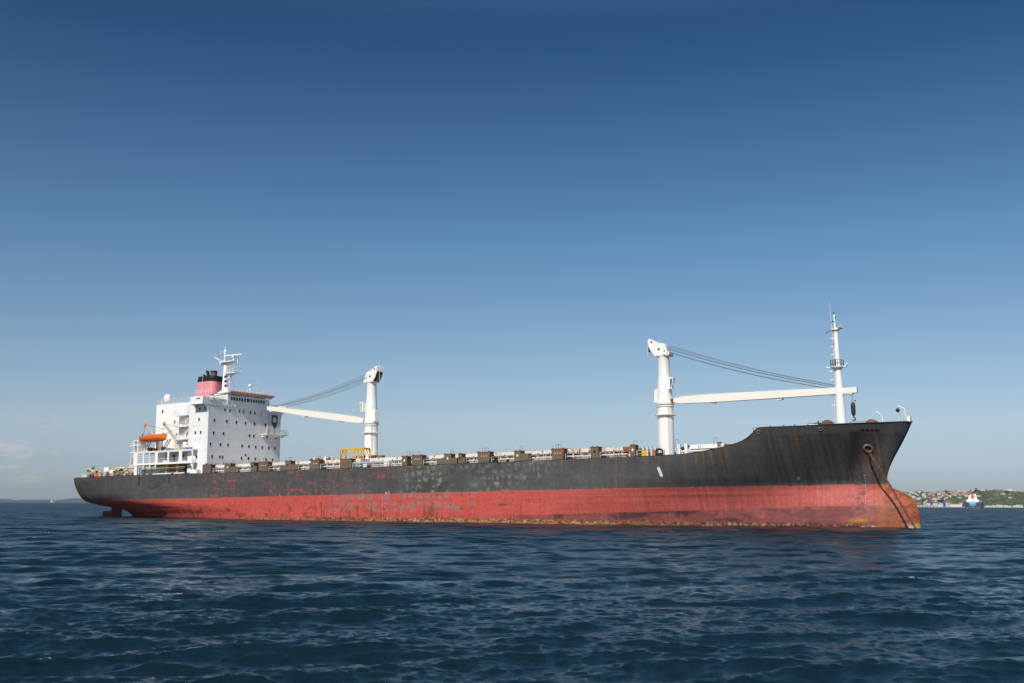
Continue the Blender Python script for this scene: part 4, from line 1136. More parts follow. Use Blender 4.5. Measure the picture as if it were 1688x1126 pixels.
m.build('boat_cover', M['orange'], lb)
m = MB(origin=lb_o)
for k in range(12):
    s = 19.4 + k * .63; m.path([(s, 14.3, 16.62), (s + .15, 14.38, 16.35), (s + .32, 14.3, 16.62)], .03, 4)
m.build('grab_line', M['visor'], lb)
for s in (19.7, 26.2):
    o = MB(origin=lb_o); o.tube((s, 13, 16.7), (s, 13, 17.15), .08, .08, 6); o.box((s - .12, 12.9, 17.1), (s + .12, 13.1, 17.3)); o.build('lifting_hook', M['dark'], lb)

# things stowed on the boat deck
def box_thing(name, label, cat, c, size, mat, group=None, round_=False):
    t = ship_thing(name, label, cat, c, group); m = MB(origin=c)
    if round_: m.tube((c[0] - size[0] / 2, c[1], c[2] + size[2] / 2), (c[0] + size[0] / 2, c[1], c[2] + size[2] / 2), size[2] / 2, size[2] / 2, 12)
    else: m.box((c[0] - size[0] / 2, c[1] - size[1] / 2, c[2]), (c[0] + size[0] / 2, c[1] + size[1] / 2, c[2] + size[2])); m.box((c[0] - size[0] / 2 - .03, c[1] - size[1] / 2 - .03, c[2] + size[2]), (c[0] + size[0] / 2 + .03, c[1] + size[1] / 2 + .03, c[2] + size[2] + .05))
    m.build('body', mat, t); return t


box_thing('rubbish_bin', 'small dark red bin on the boat deck under the lifeboat, aft one', 'bin', (20.2, 11.2, 13.65), (.8, .6, .8), M['rust'])
box_thing('rubbish_bin', 'small brown red bin beside the grey post under the lifeboat', 'bin', (21.9, 11.4, 13.65), (.7, .6, .6), M['brown'])
box_thing('storage_bin', 'blue bin on the boat deck between the two davits', 'bin', (24.4, 11.2, 13.65), (.7, .7, .8), M['blue'])
box_thing('life_raft_canister', 'cream life raft canister with yellow band forward of the lifeboat', 'canister', (28.6, 11.2, 13.75), (1.3, .6, .62), M['cream'], round_=True)
box_thing('life_raft_canister', 'yellow life raft canister in the middle of the boat deck rail', 'canister', (30.4, 11.2, 13.75), (1.1, .6, .5), M['yellow'], round_=True)
box_thing('tarpaulin_bundle', 'blue tarpaulin bundle at the foot of the white stairs', 'tarpaulin', (31.9, 11.2, 13.65), (1.4, .7, .45), M['blue'])

# accommodation ladder stowed along the rail
al_o = (25.5, 12.2, 8.7)
al = ship_thing('accommodation_ladder', 'grey green boarding ladder stowed flat along the stern rail', 'ladder', al_o)
m = MB(origin=al_o)
for z in (8.95, 9.75): m.beam((18.9, 12.3, z), (32.0, 12.3, z), .12, .12)
m.build('stringer', M['greydeck'], al)
m = MB(origin=al_o)
for q in range(34): s = 19.1 + q * .39; m.beam((s, 12.3, 8.95), (s + .02, 12.3, 9.75), .05, .05)
m.box((18.9, 12.2, 9.0), (24.5, 12.24, 9.7)); m.build('treads', M['greydeck'], al)
m = MB(origin=al_o); m.beam((19.0, 12.3, 9.9), (32.3, 12.3, 10.05), .1, .1); m.build('hand_rail', M['yellow'], al)
m = MB(origin=al_o); m.tube((22.7, 12.35, 8.72), (28.2, 12.35, 8.72), .13, .13, 8); m.tube((29.1, 12.35, 8.72), (32.1, 12.35, 8.72), .14, .14, 8); m.build('fender_tube', M['white_clean'], al)
m = MB(origin=al_o); m.tube((28.3, 12.36, 8.85), (28.9, 12.36, 8.85), .2, .2, 8); m.build('lower_platform', M['orange'], al)
for s in (18.6, 20.2, 22.3): 
    o = MB(origin=al_o); o.beam((s, 12.35, 8.5), (s, 12.35, 10.3), .12, .12); o.build('davit_post', M['dark'], al)

# netting slung over the side: two hanging ends joined by a sagging sheet
nt_o = (23.3, 12.65, 8.4)
nets = ship_thing('hanging_net', 'dark green net draped over the grey hull below the boarding ladder', 'net', nt_o)
m = MB(origin=nt_o); vs = []; fs = []
for i_ in range(33):
    u = i_ / 32; s = 18.2 + 10.4 * u; sag = math.sin(math.pi * min(1, max(0, (u - .08) / .78))) ** .7 if .08 < u < .86 else 0
    bottom = 8.45 - (.25 + 2.4 * sag) if .1 < u < .86 else 8.45 - 1.9 * (1 - abs((u - (.05 if u < .5 else .93)) / .09))
    top = 8.5 if True else 8.4
    if .14 < u < .8: top = 8.48 - .0 * sag
    for j in range(6):
        z = top + (bottom - top) * j / 5; vs.append((s + .15 * math.sin(3 * z), hull_b(s, z) + .05 + .03 * math.sin(5 * s + 3 * z), z))
for i_ in range(32):
    for j in range(5): fs.append((i_ * 6 + j, i_ * 6 + j + 1, (i_ + 1) * 6 + j + 1, (i_ + 1) * 6 + j))
m.add(vs, fs, True)
# netting is mostly holes: a procedural mesh of strands
nm = make_mat('netting_strands', (.025, .045, .040), .9, var=.2)
nd, lk = N(nm); out = nd['Material Output']; b_ = nd['Principled BSDF']; tr = nd.new('ShaderNodeBsdfTransparent'); mxs = nd.new('ShaderNodeMixShader')
tcn = nd.new('ShaderNodeTexCoord'); sp = nd.new('ShaderNodeSeparateXYZ'); lk.new(tcn.outputs['Object'], sp.inputs[0])
vals = []
for sg in (1, -1):
    a = nd.new('ShaderNodeMath'); a.operation = 'MULTIPLY_ADD'; lk.new(sp.outputs[2], a.inputs[0]); a.inputs[1].default_value = sg; lk.new(sp.outputs[0], a.inputs[2])
    b2 = nd.new('ShaderNodeMath'); b2.operation = 'PINGPONG'; lk.new(a.outputs[0], b2.inputs[0]); b2.inputs[1].default_value = .075
    c2 = nd.new('ShaderNodeMath'); c2.operation = 'LESS_THAN'; lk.new(b2.outputs[0], c2.inputs[0]); c2.inputs[1].default_value = .0055; vals.append(c2.outputs[0])
mxn = nd.new('ShaderNodeMath'); mxn.operation = 'MAXIMUM'; lk.new(vals[0], mxn.inputs[0]); lk.new(vals[1], mxn.inputs[1])
lk.new(mxn.outputs[0], mxs.inputs[0]); lk.new(tr.outputs[0], mxs.inputs[1]); lk.new(b_.outputs[0], mxs.inputs[2]); lk.new(mxs.outputs[0], out.inputs[0])
m.build('netting', nm, nets)
m = MB(origin=nt_o); pts = []
for i_ in range(25):
    u = i_ / 24; s = 19.3 + 7.8 * u; z = 8.2 - 2.35 * math.sin(math.pi * u) ** .7; pts.append((s, hull_b(s, z) + .08, z))
m.path(pts, .022, 5)
for s_ in (18.7, 27.9):
    m.path([(s_ + .1 * q % .3, hull_b(s_, 8.4 - .25 * q) + .12, 8.4 - .25 * q) for q in range(8)], .07, 6)
m.build('bolt_rope', M['net'], nets)

# ------------------------------------------------------------------ stern deck gear
m = MB(); S, B, Z = hull_grid(vgrid(300), 2)
pts = [(S[1, k], B[1, k] - .15, Z[1, k]) for k in range(S.shape[1]) if -8.8 < S[1, k] < -.5 and B[1, k] > 1]
pp = [pts[0]]
for p in pts:
    if (Vector(p) - Vector(pp[-1])).length > 1.0: pp.append(p)
for a, b in zip(pp[:-1], pp[1:]): m.rail([a, b], .85, 1.0, .03, (1, .66, .33)); m.rail([(a[0], -a[1], a[2]), (b[0], -b[1], b[2])], .85, 1.0, .03, (1, .5))
m.build('stern_railing', M['white_clean'], ship)
m = MB(); m.box((-5.2, 7.4, 8.6), (-3.8, 8.4, 9.55)); m.tube((-5.8, 7.6, 8.6), (-5.8, 7.6, 9.3), .3, .3, 8); m.build('stern_locker', M['cream'], ship)
# mooring winches on the quarter deck
for s, w in ((10.2, 8.6), (6.6, 6.0)):
    wi = empty_part('mooring_winch', ship)
    o = MB(); o.tube((s, w - 1.3, 9.5), (s, w + .6, 9.5), .62, .62, 14); o.tube((s, w + .6, 9.5), (s, w + .75, 9.5), .95, .95, 14); o.tube((s, w - 1.45, 9.5), (s, w - 1.3, 9.5), .95, .95, 14); o.build('drum', M['cream'], wi)
    o = MB(); o.box((s - .9, w - 1.8, 8.5), (s + .9, w + .9, 8.75)); o.box((s - 1.7, w - .7, 8.6), (s - .7, w + .3, 9.4)); o.build('base', M['dark'], wi)
m = MB()
for s in (0.8, 6.0, 12.6): m.tube((s, 10.9, 8.5), (s, 10.9, 9.25), .22, .22, 8); m.tube((s + .8, 10.9, 8.5), (s + .8, 10.9, 9.25), .22, .22, 8); m.box((s - .3, 10.6, 8.5), (s + 1.1, 11.2, 8.62))
m.build('bollards', M['dark'], ship)
m = MB(); m.tube((8.4, 9.8, 9.3), (13.8, 10.2, 11.9), .14, .12, 6); m.tube((4, 7, 10.6), (14, 7.5, 10.75), .3, .3, 8); m.build('stores_derrick', M['cream'], ship)
m = MB(); m.box((3.0, 7.4, 9.9), (4.6, 9.2, 10.9)); m.box((3.0, 7.6, 8.6), (3.3, 9.0, 9.9)); m.box((6.4, 7.8, 8.6), (6.9, 9.0, 10.4)); m.box((4.6, 7.6, 9.5), (6.9, 9.0, 10.2)); m.build('stern_workshop', M['white'], ship)

# drums standing on the stern deck
def drum(s, w, mat, label):
    z = 8.53; t = ship_thing('oil_drum', label, 'drum', (s, w, z), 'drums on the stern deck'); m = MB(origin=(s, w, z))
    m.lathe((s, w, z), [(.36, 0), (.38, .03), (.36, .05), (.36, .38), (.385, .4), (.36, .42), (.36, .76), (.385, .78), (.36, .8), (.36, 1.12), (.38, 1.15), (.34, 1.16)], 14); m.build('barrel', mat, t)
    m = MB(origin=(s, w, z)); m.tube((s + .15, w, z + 1.15), (s + .15, w, z + 1.2), .06, .06, 6); m.build('bung', M['dark'], t)


drum(-.2, 9.4, M['red'], 'bright red oil drum nearest the stern flag')
drum(.75, 9.5, M['red'], 'second red oil drum from the stern flag')
drum(1.6, 9.7, M['red'], 'red oil drum between another red one and the yellow drum')
drum(2.6, 9.8, M['yellow'], 'yellow oil drum standing left of the blue drum')
drum(3.6, 9.9, M['blue'], 'blue oil drum on the stern deck')
drum(-1.0, 9.3, M['rust'], 'rusty brown drum at the left end of the drum row')
drum(4.6, 10.1, M['cream'], 'dull cream drum right of the blue drum')

# flag and coloured cloths
fl_o = (-1.5, 9.2, 8.6)
flag = ship_thing('flag_with_staff', 'dark green and yellow cloth flag flying above the stern drums', 'flag', fl_o)
m = MB(origin=fl_o); m.tube((-1.2, 9.2, 8.6), (-.3, 9.2, 11.3), .05, .04, 6); m.build('staff', M['dark'], flag)


def cloth(origin, corners, amp, mats, parent, name, n=9):
    m = MB(origin=origin)
    a, b, c, d = [Vector(p) for p in corners]; vs = []
    for i_ in range(n):
        for j in range(n):
            u, v = i_ / (n - 1), j / (n - 1); p = a.lerp(b, u).lerp(d.lerp(c, u), v); p.y += amp * math.sin(u * 8 + v * 3); p.z += .35 * amp * math.sin(u * 6 + 1); vs.append(p)
    for i_ in range(n - 1):
        for j in range(n - 1):
            m.mat(mats[(i_ // 2 + j // 3) % len(mats)] if len(mats) > 1 else mats[0])
            m.add([vs[i_ * n + j], vs[(i_ + 1) * n + j], vs[(i_ + 1) * n + j + 1], vs[i_ * n + j + 1]], [(0, 1, 2, 3)], True)
    return m.build(name, None, parent)


cloth(fl_o, ((-2.6, 9.2, 9.95), (-.5, 9.2, 10.0), (-.3, 9.2, 11.15), (-2.5, 9.2, 10.75)), .16, [M['green'], M['green'], M['yell_cloth'], M['white_clean'], M['green']], flag, 'flag_cloth')
o_ = (1.4, 9.0, 9.6)
t = ship_thing('cloth_pile', 'yellow and dark cloth heap lying over the mooring gear behind the red drums', 'cloth', o_)
m = MB(origin=o_)
for q in range(16):
    m.mat([M['yell_cloth'], M['green'], M['black'], M['white_clean'], M['black']][q % 5]); m.ball((-.9 + q * .32 + random.uniform(-.1, .1), 8.8 + random.uniform(-.3, .3), 9.65 + .35 * math.sin(q * .5) + random.uniform(-.12, .12)), .28 + random.uniform(0, .12), 7, (1.3, .8, .7))
m.build('folds', None, t)
o_ = (8.6, 9.6, 8.8)
t = ship_thing('cloth_pile', 'black net heap with yellow and green floats under the derrick', 'net', o_)
m = MB(origin=o_)
for q in range(22):
    m.mat([M['black'], M['black'], M['yell_cloth'], M['green'], M['black'], M['rust']][q % 6]); m.ball((7.0 + random.uniform(0, 3.2), 9.8 + random.uniform(-.4, .4), 9.0 + random.uniform(0, 1.3)), .28 + random.uniform(0, .15), 7, (1.2, .8, .8))
m.build('folds', None, t)
m = MB(); m.rail([(5.0, 11.1, 8.6), (15.6, 12.0, 8.6)], 1.0, 1.3, .03, (1, .66, .33)); m.rail([(-.5, 10.7, 8.6), (5.0, 11.1, 8.6)], .9, 1.3, .03, (1, .5)); m.build('quarter_railing', M['cream'], ship)

# ------------------------------------------------------------------ cargo deck: coamings, covers, pedestals
hc = [(37.8, 50.2), (52.6, 66.6), (67.6, 76.6), (78.5, 90.6), (92.0, 104.0), (105.0, 118.4), (119.2, 132.2)]
for a, b in hc:
    rusty = M['white_rusty'] if a > 104 else M['white_rust']
    h = empty_part('hatch_cover', ship)
    o = MB(); o.box((a + .15, -9.8, 9.62), (b - .15, 9.8, 10.22)); o.build('cover_panel', rusty, h)
    o = MB(); o.box((a + .1, -9.9, 9.46), (b - .1, 9.9, 9.54)); 
    for s in np.arange(a + 1, b - .5, 2.2): o.box((s, 9.8, 9.6), (s + .12, 9.9, 9.8))
    o.build('edge_cleats', M['dark'], h)
    o = MB(); o.box((a + .3, -9.5, 8.2), (b - .3, 9.5, 9.46))
    for s in np.arange(a + .8, b - .5, 1.5): o.prism([(s, 8.2), (s + .12, 8.2), (s + .12, 9.46), (s, 9.46)], 9.5, 9.85)
    o.build('coaming', rusty, h)
    o = MB()
    for s in np.arange(a + 1.2, b - .8, 3.7): o.box((s, 9.0, 10.22), (s + .3, 9.4, 10.42))
    o.build('lashing_socket', M['yellow'], h)


def text_mesh(txt, size):
    cu = bpy.data.curves.new('number', 'FONT'); cu.body = txt; cu.size = size; cu.extrude = .01
    o = bpy.data.objects.new('cover_number', cu); COL.objects.link(o); dg = bpy.context.evaluated_depsgraph_get()
    me = bpy.data.meshes.new_from_object(o.evaluated_get(dg)); COL.objects.unlink(o); bpy.data.objects.remove(o); return me


def put_text(txt, size, s, w, z, mat, parent, name='cover_number'):
    me = text_mesh(txt, size); me.materials.clear(); me.materials.append(mat)
    o = bpy.data.objects.new(name, me); COL.objects.link(o); o.parent = parent
    o.matrix_local = Matrix.Translation((s, -w, z)) @ Matrix.Rotation(R(90), 4, 'X'); return o


# forward hatch with its number
h = empty_part('hatch_cover', ship)
o = MB(); o.box((142.0, -8.6, 9.45), (147.6, 9.2, 10.1)); o.build('cover_panel', M['white_clean'], h)
o = MB(); o.box((140.4, -8.4, 8.4), (147.4, 9.0, 8.95)); o.box((140.2, -8.6, 9.05), (147.4, 9.15, 9.3)); o.build('coaming', M['white_rust'], h)
put_text('0 5', .42, 143.4, 9.22, 9.62, M['dark'], h)
for s in (140.0, 141.2): 
    o = MB(); o.box((s, 8.9, 8.4), (s + .45, 9.4, 10.3)); o.build('post', M['white_clean'], h)
o = MB(); o.ball((140.8, 9.1, 9.6), .3, 8); o.ball((141.9, 8.9, 9.9), .28, 8, (1.4, 1, .8)); o.ball((142.2, 8.7, 9.6), .3, 8); o.build('cleat_gear', M['dark'], h)
o = MB(); o.box((146.6, 8.8, 9.6), (147.2, 9.2, 10.35)); o.box((147.2, 8.6, 9.5), (149.4, 9.0, 9.95)); o.build('hinge_box', M['rust'], h)
# white posts aft of the forward crane
for k, s in enumerate((134.2, 134.9, 135.6, 136.3, 137.0)):
    o = MB(); o.box((s, 9.6, 8.3), (s + .22, 9.9, 10.15 - .12 * k)); o.box((s - .02, 9.55, 10.15 - .12 * k), (s + .24, 9.95, 10.25 - .12 * k)); o.build('stowage_post', M['white_rust'], ship)
m = MB(); m.box((134.1, 9.9, 8.6), (134.9, 10.1, 9.5)); m.build('ladder_frame', M['yellow'], ship)
for nm_, lb_, s, mt in (('fire_hose_box', 'small red hose box on deck just aft of the forward crane', 136.5, M['red']), ('fire_hose_box', 'small yellow hose box between the mooring fairlead and the forward crane', 138.0, M['yellow'])):
    box_thing(nm_, lb_, 'box', (s, 10.5, 8.4), (.4, .4, .9), mt)
m = MB(); K = 14
for s, h_ in ((138.0 + .1, 1.3),):
    pts = [(s - .55, 12.35, 8.4), (s - .58, 12.35, 8.9), (s - .45, 12.35, 9.35), (s, 12.35, 9.5), (s + .45, 12.35, 9.35), (s + .58, 12.35, 8.9), (s + .55, 12.35, 8.4)]
    m.path(pts, .13, 8); m.box((s - .5, 12.2, 8.35), (s + .5, 12.5, 8.85))
m.build('panama_fairlead', M['black'], ship)
m = MB(); m.tube((107.8, 11.9, 8.4), (107.8, 11.9, 9.1), .45, .45, 12); m.tube((110.0, 11.9, 8.4), (110, 11.9, 8.8), .3, .3, 10); m.tube((121.7, 11.8, 8.5), (122.6, 11.8, 8.5), .22, .22, 10); m.tube((127.7, 11.8, 8.5), (128.6, 11.8, 8.5), .25, .25, 10); m.build('deck_bollard', M['black'], ship)

peds = [  # s0, s1, tall0, tall1, top, low top
    (37.3, 39.7, 37.3, 39.7, 10.24, 0), (43.55, 46.7, 43.55, 45.3, 10.28, 9.6), (50.7, 52.3, 50.7, 51.6, 10.27, 9.5), (52.85, 55.3, 52.85, 55.3, 10.3, 0),
    (58.4, 62.9, 59.8, 61.3, 10.27, 9.55), (66.0, 68.45, 66.4, 68.45, 10.25, 9.7), (73.55, 76.3, 73.55, 76.3, 10.15, 0), (87.95, 89.1, 87.95, 89.1, 10.15, 0),
    (90.2, 92.4, 90.2, 92.4, 10.25, 0), (95.6, 99.9, 97.2, 98.7, 10.2, 9.42), (100.2, 101.6, 100.2, 100.9, 10.16, 9.5), (104.15, 106.75, 104.15, 106.75, 10.3, 0), (111.6, 114.4, 111.6, 112.9, 10.2, 9.7),
    (118.75, 121.15, 118.75, 121.15, 10.26, 0), (126.1, 127.5, 126.1, 127.5, 10.28, 0), (133.1, 134.0, 133.1, 134.0, 10.3, 0)]
for s0, s1, t0, t1, zt_, zl_ in peds:
    pd = empty_part('deck_pedestal', ship)
    o = MB(); big = t1 - t0 > 2.2 and s0 > 100
    inset = .2 if big else 0
    o.hull8([(t0 + inset, 11.0, 8.38), (t1 - inset, 11.0, 8.38), (t1 - inset, 12.3, 8.38), (t0 + inset, 12.3, 8.38), (t0, 11.0, zt_ - .12), (t1, 11.0, zt_ - .12), (t1, 12.3, zt_ - .12), (t0, 12.3, zt_ - .12)])
    if zl_:
        if s0 < t0: o.box((s0, 11.2, 8.38), (t0, 12.25, zl_ - .05))
        if s1 > t1: o.box((t1, 11.2, 8.38), (s1, 12.25, zl_))
    o.build('pedestal_box', M['pedestal'], pd)
    o = MB(); o.box((t0 - .08, 10.95, zt_ - .12), (t1 + .08, 12.36, zt_)); 
    for q in (t0 + .1, t1 - .35): o.box((q, 12.0, zt_ - .01), (q + .25, 12.3, zt_ + .1))
    o.build('top_plate', M['pedestal_top'], pd)
    for q in (s0 - .05, s1 - .4): o = MB(); o.box((q, 12.1, 8.33), (q + .45, 12.5, 8.42)); o.build('foot_plate', M['pedestal_top'], pd)
    wd = t1 - t0; nh = 3 if wd > 2 else 1
    for q in range(nh):
        c = t0 + wd * (.5 if nh == 1 else .32 + .2 * q); hh = .26 if nh == 1 else .12
        o = MB(); o.lathe((c, 12.29, zt_ - .72), [(hh * .6, 0), (hh * .6, .03)], 8, 'w'); o.box((c - hh * .6, 12.3, zt_ - .72 - hh), (c + hh * .6, 12.33, zt_ - .72)); o.build('lashing_hole', M['black'] if (nh == 1) == (int(s0) % 2 == 0) else M['white_rust'], pd)
hoops = [44.6, 51.4, 53.0, 59.9, 69.0 - 1.6, 88.4, 89.2, 90.6, 98.0, 104.6, 105.4, 112.2, 119.2, 119.6, 133.4, 140.6, 146.9]
for s in hoops:
    base = 10.2 if s < 139 else 10.1
    o = MB(); o.path([(s - .26, 10.9, base - .4), (s - .26, 10.9, base + .75), (s - .2, 10.9, base + .85), (s + .2, 10.9, base + .85), (s + .26, 10.9, base + .75), (s + .26, 10.9, base - .4)], .028, 5); o.build('ladder_hoop', M['rope'], ship)
# walkway railing in stretches between pedestals
prev = 40.0
for s0, s1, *_ in peds[1:] + [(139.0, 139.0)]:
    if s0 - prev > 1.2:
        o = MB(); o.rail([(prev + .2, 12.15, 8.38), (s0 - .2, 12.15, 8.38)], .95, 1.55, .035, (1, .5), .05); o.build('walkway_railing', M['white_rusty'] if prev > 100 else M['white_rust'], ship)
    prev = s1
m = MB()
for w, z in ((10.6, 8.75), (10.9, 9.0)): m.tube((38, w, z), (132, w, z), .09, .09, 6)
m.build('deck_pipes', M['white_rust'], ship)
# grey gangway stowed outboard near the aft crane
gw_o = (80, 12, 8.4)
t = ship_thing('portable_gangway', 'light grey gangway laid along the rail right of the pale blue tarpaulin', 'gangway', gw_o)
m = MB(origin=gw_o); m.box((76.6, 11.9, 9.05), (83.6, 12.0, 9.5)); m.box((76.6, 11.0, 9.05), (83.6, 12.0, 9.12)); m.build('side_panel', M['grey'], t)
m = MB(origin=gw_o); m.rail([(76.8, 12.0, 9.5), (83.4, 12.0, 9.5)], .25, .45, .03, (1,)); m.build('panel_railing', M['white_clean'], t)
m = MB(origin=gw_o); m.box((83.6, 11.4, 8.4), (84.8, 12.0, 9.5)); m.box((78.8, 11.4, 8.4), (79.6, 12.0, 9.05)); m.build('support', M['white_rust'], t)
o_ = (77.4, 11.8, 8.4)
t = ship_thing('blue_tarpaulin', 'pale blue tarpaulin bundle on deck left of the grey gangway', 'tarpaulin', o_)
m = MB(origin=o_)
for q in range(6): m.ball((76.8 + .28 * q, 11.8, 8.6), .3, 8, (1.1, .8, .75))
m.build('bundle', M['teal'], t)
# clutter on the aft hatch
for k in range(7):
    s = 69.0 - .9 * k; c = (s, 9.0, 10.22)
    t = ship_thing('lashing_gear_box', ('yellow', 'rusty', 'white', 'orange', 'brown', 'cream', 'dark')[k] + ' lashing gear bin on the hatch left of the yellow frame', 'bin', c, 'lashing bins on the hatch')
    m = MB(origin=c); m.box((s - .3, 8.7, 10.22), (s + .3, 9.3, 10.5 + .12 * (k % 3))); m.ball((s, 9.0, 10.55 + .1 * (k % 3)), .22, 7); m.build('bin', (M['yellow'], M['rust'], M['white_clean'], M['orange'], M['brown'], M['cream'], M['dark'])[k], t)

# yellow lifting frame
yf_o = (73.6, 8.1, 10.22)
yf = ship_thing('lifting_frame', 'rust-stained yellow container lifting frame standing in front of the aft crane', 'lifting frame', yf_o)
m = MB(origin=yf_o); A, Bq = 70.75, 76.5
for w in (9.0, 7.1):
    m.beam((A, w, 12.25), (Bq, w, 12.25), .2, .24); m.beam((A, w, 12.05), (Bq, w, 12.05), .08, .08)
for s in (A, Bq): m.beam((s, 7.1, 12.25), (s, 9.0, 12.25), .2, .24)
m.build('top_frame', M['yellow'], yf)
for s in (A, Bq):
    for w in (7.1, 9.0):
        o = MB(origin=yf_o); o.beam((s, w, 10.22), (s, w, 12.2), .2, .2); o.build('leg', M['yellow'], yf)
m = MB(origin=yf_o)
for w in (9.0, 7.1):
    for a, b in ((A + 1.2, A + 2.3), (A + 3.9, A + 2.6), (A + 3.2, A + 4.0), (Bq - .2, Bq - 1.3)): m.beam((a, w, 12.1), (b, w, 10.3), .1, .1)
for s in (A, Bq): m.beam((s, 7.3, 10.3), (s, 8.0, 12.1), .09, .09); m.beam((s, 8.8, 10.3), (s, 8.1, 12.1), .09, .09)
m.beam((A, 9.0, 10.35), (Bq, 9.0, 10.35), .09, .09); m.beam((A + 1.2, 9, 10.3), (A + 1.2, 9, 12.1), .12, .12); m.beam((A + 4.4, 9, 10.3), (A + 4.4, 9, 12.1), .12, .12)
m.build('bracing', M['yellow'], yf)
m = MB(origin=yf_o)
for k in range(9): m.ball((A + 3.2 + .3 * k, 8.2 + .3 * math.sin(k), 10.45 + .12 * (k % 3)), .22, 7)
m.build('twist_locks', M['rust'], yf)
o_ = (80.2, 9.0, 10.22)
t = ship_thing('rusty_winch_unit', 'rusty winch unit with olive box on the hatch right of the aft crane', 'winch', o_)
m = MB(origin=o_); m.box((78.6, 8.6, 10.1), (80.1, 9.4, 10.75)); m.tube((78.8, 9.5, 10.5), (79.8, 9.5, 10.5), .3, .3, 10); m.build('drum_frame', M['rust'], t)
m = MB(origin=o_); m.box((80.1, 8.6, 9.9), (81.3, 9.5, 10.7)); m.build('motor_box', M['pedestal'], t)


# ------------------------------------------------------------------ deck cranes
def crane(s0, dirn, slew, tip_z, label):
    """dirn +1: jib forward, -1: jib aft; slew turns it to port"""
    c = bpy.data.objects.new('deck_crane', None); COL.objects.link(c); c.parent = ship
    tag(c, label)
    base = MB(); base.lathe((s0, 0, 8.2), [(1.36, 0), (1.34, 9.1)], 40); base.build('pedestal_post', M['crane'], c)
    o = MB(); o.lathe((s0, 0, 15.8), [(1.34, 0), (1.62, .05), (1.62, .15), (1.34, .2)], 28)
    for a in range(6): o.box((s0 + 1.85 * math.cos(a) - .12, 1.85 * math.sin(a) - .12, 15.82), (s0 + 1.85 * math.cos(a) + .12, 1.85 * math.sin(a) + .12, 15.98))
    o.lathe((s0, 0, 15.84), [(1.6, 0), (1.9, .02), (1.9, .1), (1.6, .12)], 12); o.build('post_flange', M['crane'], c)
    o = MB(); o.lathe((s0, 0, 17.25), [(1.34, 0), (1.5, .08), (1.5, .26), (1.42, .28)], 32); o.build('lower_ring', M['crane'], c)
    o = MB(); o.lathe((s0, 0, 17.52), [(1.38, 0), (1.38, .14)], 32); o.build('slewing_ring', M['rust'], c)

    # turning part lives in a frame rotated about the post
    ca, sa_ = math.cos(slew), math.sin(slew)

    def T(x, y, z):   # x along the jib, y to its right, z up
        return (s0 + dirn * (x * ca) + dirn * y * sa_, -dirn * 0 - x * sa_ + y * ca, z)
    class CB(MB):
        def build(self, name, mat, parent=None):
            self.v = [T(p[0], p[1], p[2]) for p in self.v]; return MB.build(self, name, mat, parent)
    o = CB(); o.lathe((0, 0, 17.66), [(1.45, 0), (1.5, .06), (1.42, .5), (1.28, .9), (1.25, 1.8), (1.22, 3.0), (1.12, 4.2), (1.02, 5.0), (.98, 8.3), (1.08, 8.6)], 36)
    o.build('tower', M['crane'], c)
    o = CB(); o.hull8([(-1.75, -.7, 18.1), (-1.0, -.9, 18.1), (-1.0, .9, 18.1), (-1.75, .7, 18.1), (-1.6, -.6, 20.3), (-1.0, -.8, 20.5), (-1.0, .8, 20.5), (-1.6, .6, 20.3)]); o.build('machinery_housing', M['crane'], c)
    # cab, a white frame with dark glass
    o = CB(); o.box((1.15, .35, 21.9), (2.1, 1.25, 22.15)); o.box((1.15, .35, 20.2), (1.9, 1.25, 20.35)); o.box((1.15, .35, 20.35), (1.55, 1.25, 21.9))
    o.beam((2.0, .4, 22.0), (1.8, .4, 20.3), .1, .12); o.beam((2.0, 1.2, 22.0), (1.8, 1.2, 20.3), .1, .12); o.build('cab_frame', M['crane'], c)
    o = CB(); o.box((1.56, .45, 20.4), (1.74, 1.15, 21.85)); o.build('cab_window', M['glass'], c)
    # head: two cheek plates with sheaves between
    pl = [(-1.2, 26.15), (-1.95, 27.0), (-2.35, 28.0), (-2.4, 28.95), (-2.1, 29.2), (-.75, 28.35), (.45, 28.15), (.72, 27.9), (1.12, 26.6), (1.2, 26.1)]
    o = CB(); o.prism(pl, .78, .95); o.prism(pl, -.95, -.78)
    o.prism([(-2.4, 28.95), (-2.1, 29.2), (-.75, 28.35), (-.75, 28.2), (-2.1, 29.05)], -.8, .8)
    o.prism([(-.75, 28.35), (.45, 28.15), (.72, 27.9), (1.12, 26.6), (1.0, 26.6), (.62, 27.8), (.4, 28.0), (-.75, 28.2)], -.8, .8)
    o.box((-2.38, -.8, 28.1), (-2.2, .8, 28.95)); o.build('head_cheek', M['crane'], c)
    o = CB(); o.box((-1.25, -1.05, 26.0), (1.35, 1.05, 26.25)); o.box((1.0, -.95, 26.2), (1.45, .95, 26.6)); o.build('head_base', M['white_rust'], c)
    for x, z, r_ in ((-1.75, 28.55, .34), (-.45, 27.2, .42), (.6, 26.9, .36)):
        q = CB(); q.lathe((x, -.6, z), [(r_, 0), (r_ * .85, .12), (r_, .24)], 16, 'w'); q.lathe((x, .3, z), [(r_, 0), (r_ * .85, .12), (r_, .24)], 16, 'w'); q.lathe((x, .94, z), [(r_ * .5, 0), (r_ * .5, .06)], 12, 'w'); q.build('sheave', M['rust'] if x < 0 else M['grey'], c)
    o = CB(); o.box((-2.55, -.5, 27.0), (-2.42, .5, 27.8)); o.box((-2.15, .3, 27.2), (-1.2, .9, 27.6)); o.build('head_platform', M['dark'], c)
    o = CB(); o.rail([(-.9, .9, 28.2), (-.2, .9, 28.3)], .4, .5, .03, (1,)); o.rail([(-2.7, .5, 26.2), (-2.7, -.5, 26.2)], 2.8, 1.0, .03, (1, .66, .33)); o.build('head_railing', M['crane'], c)
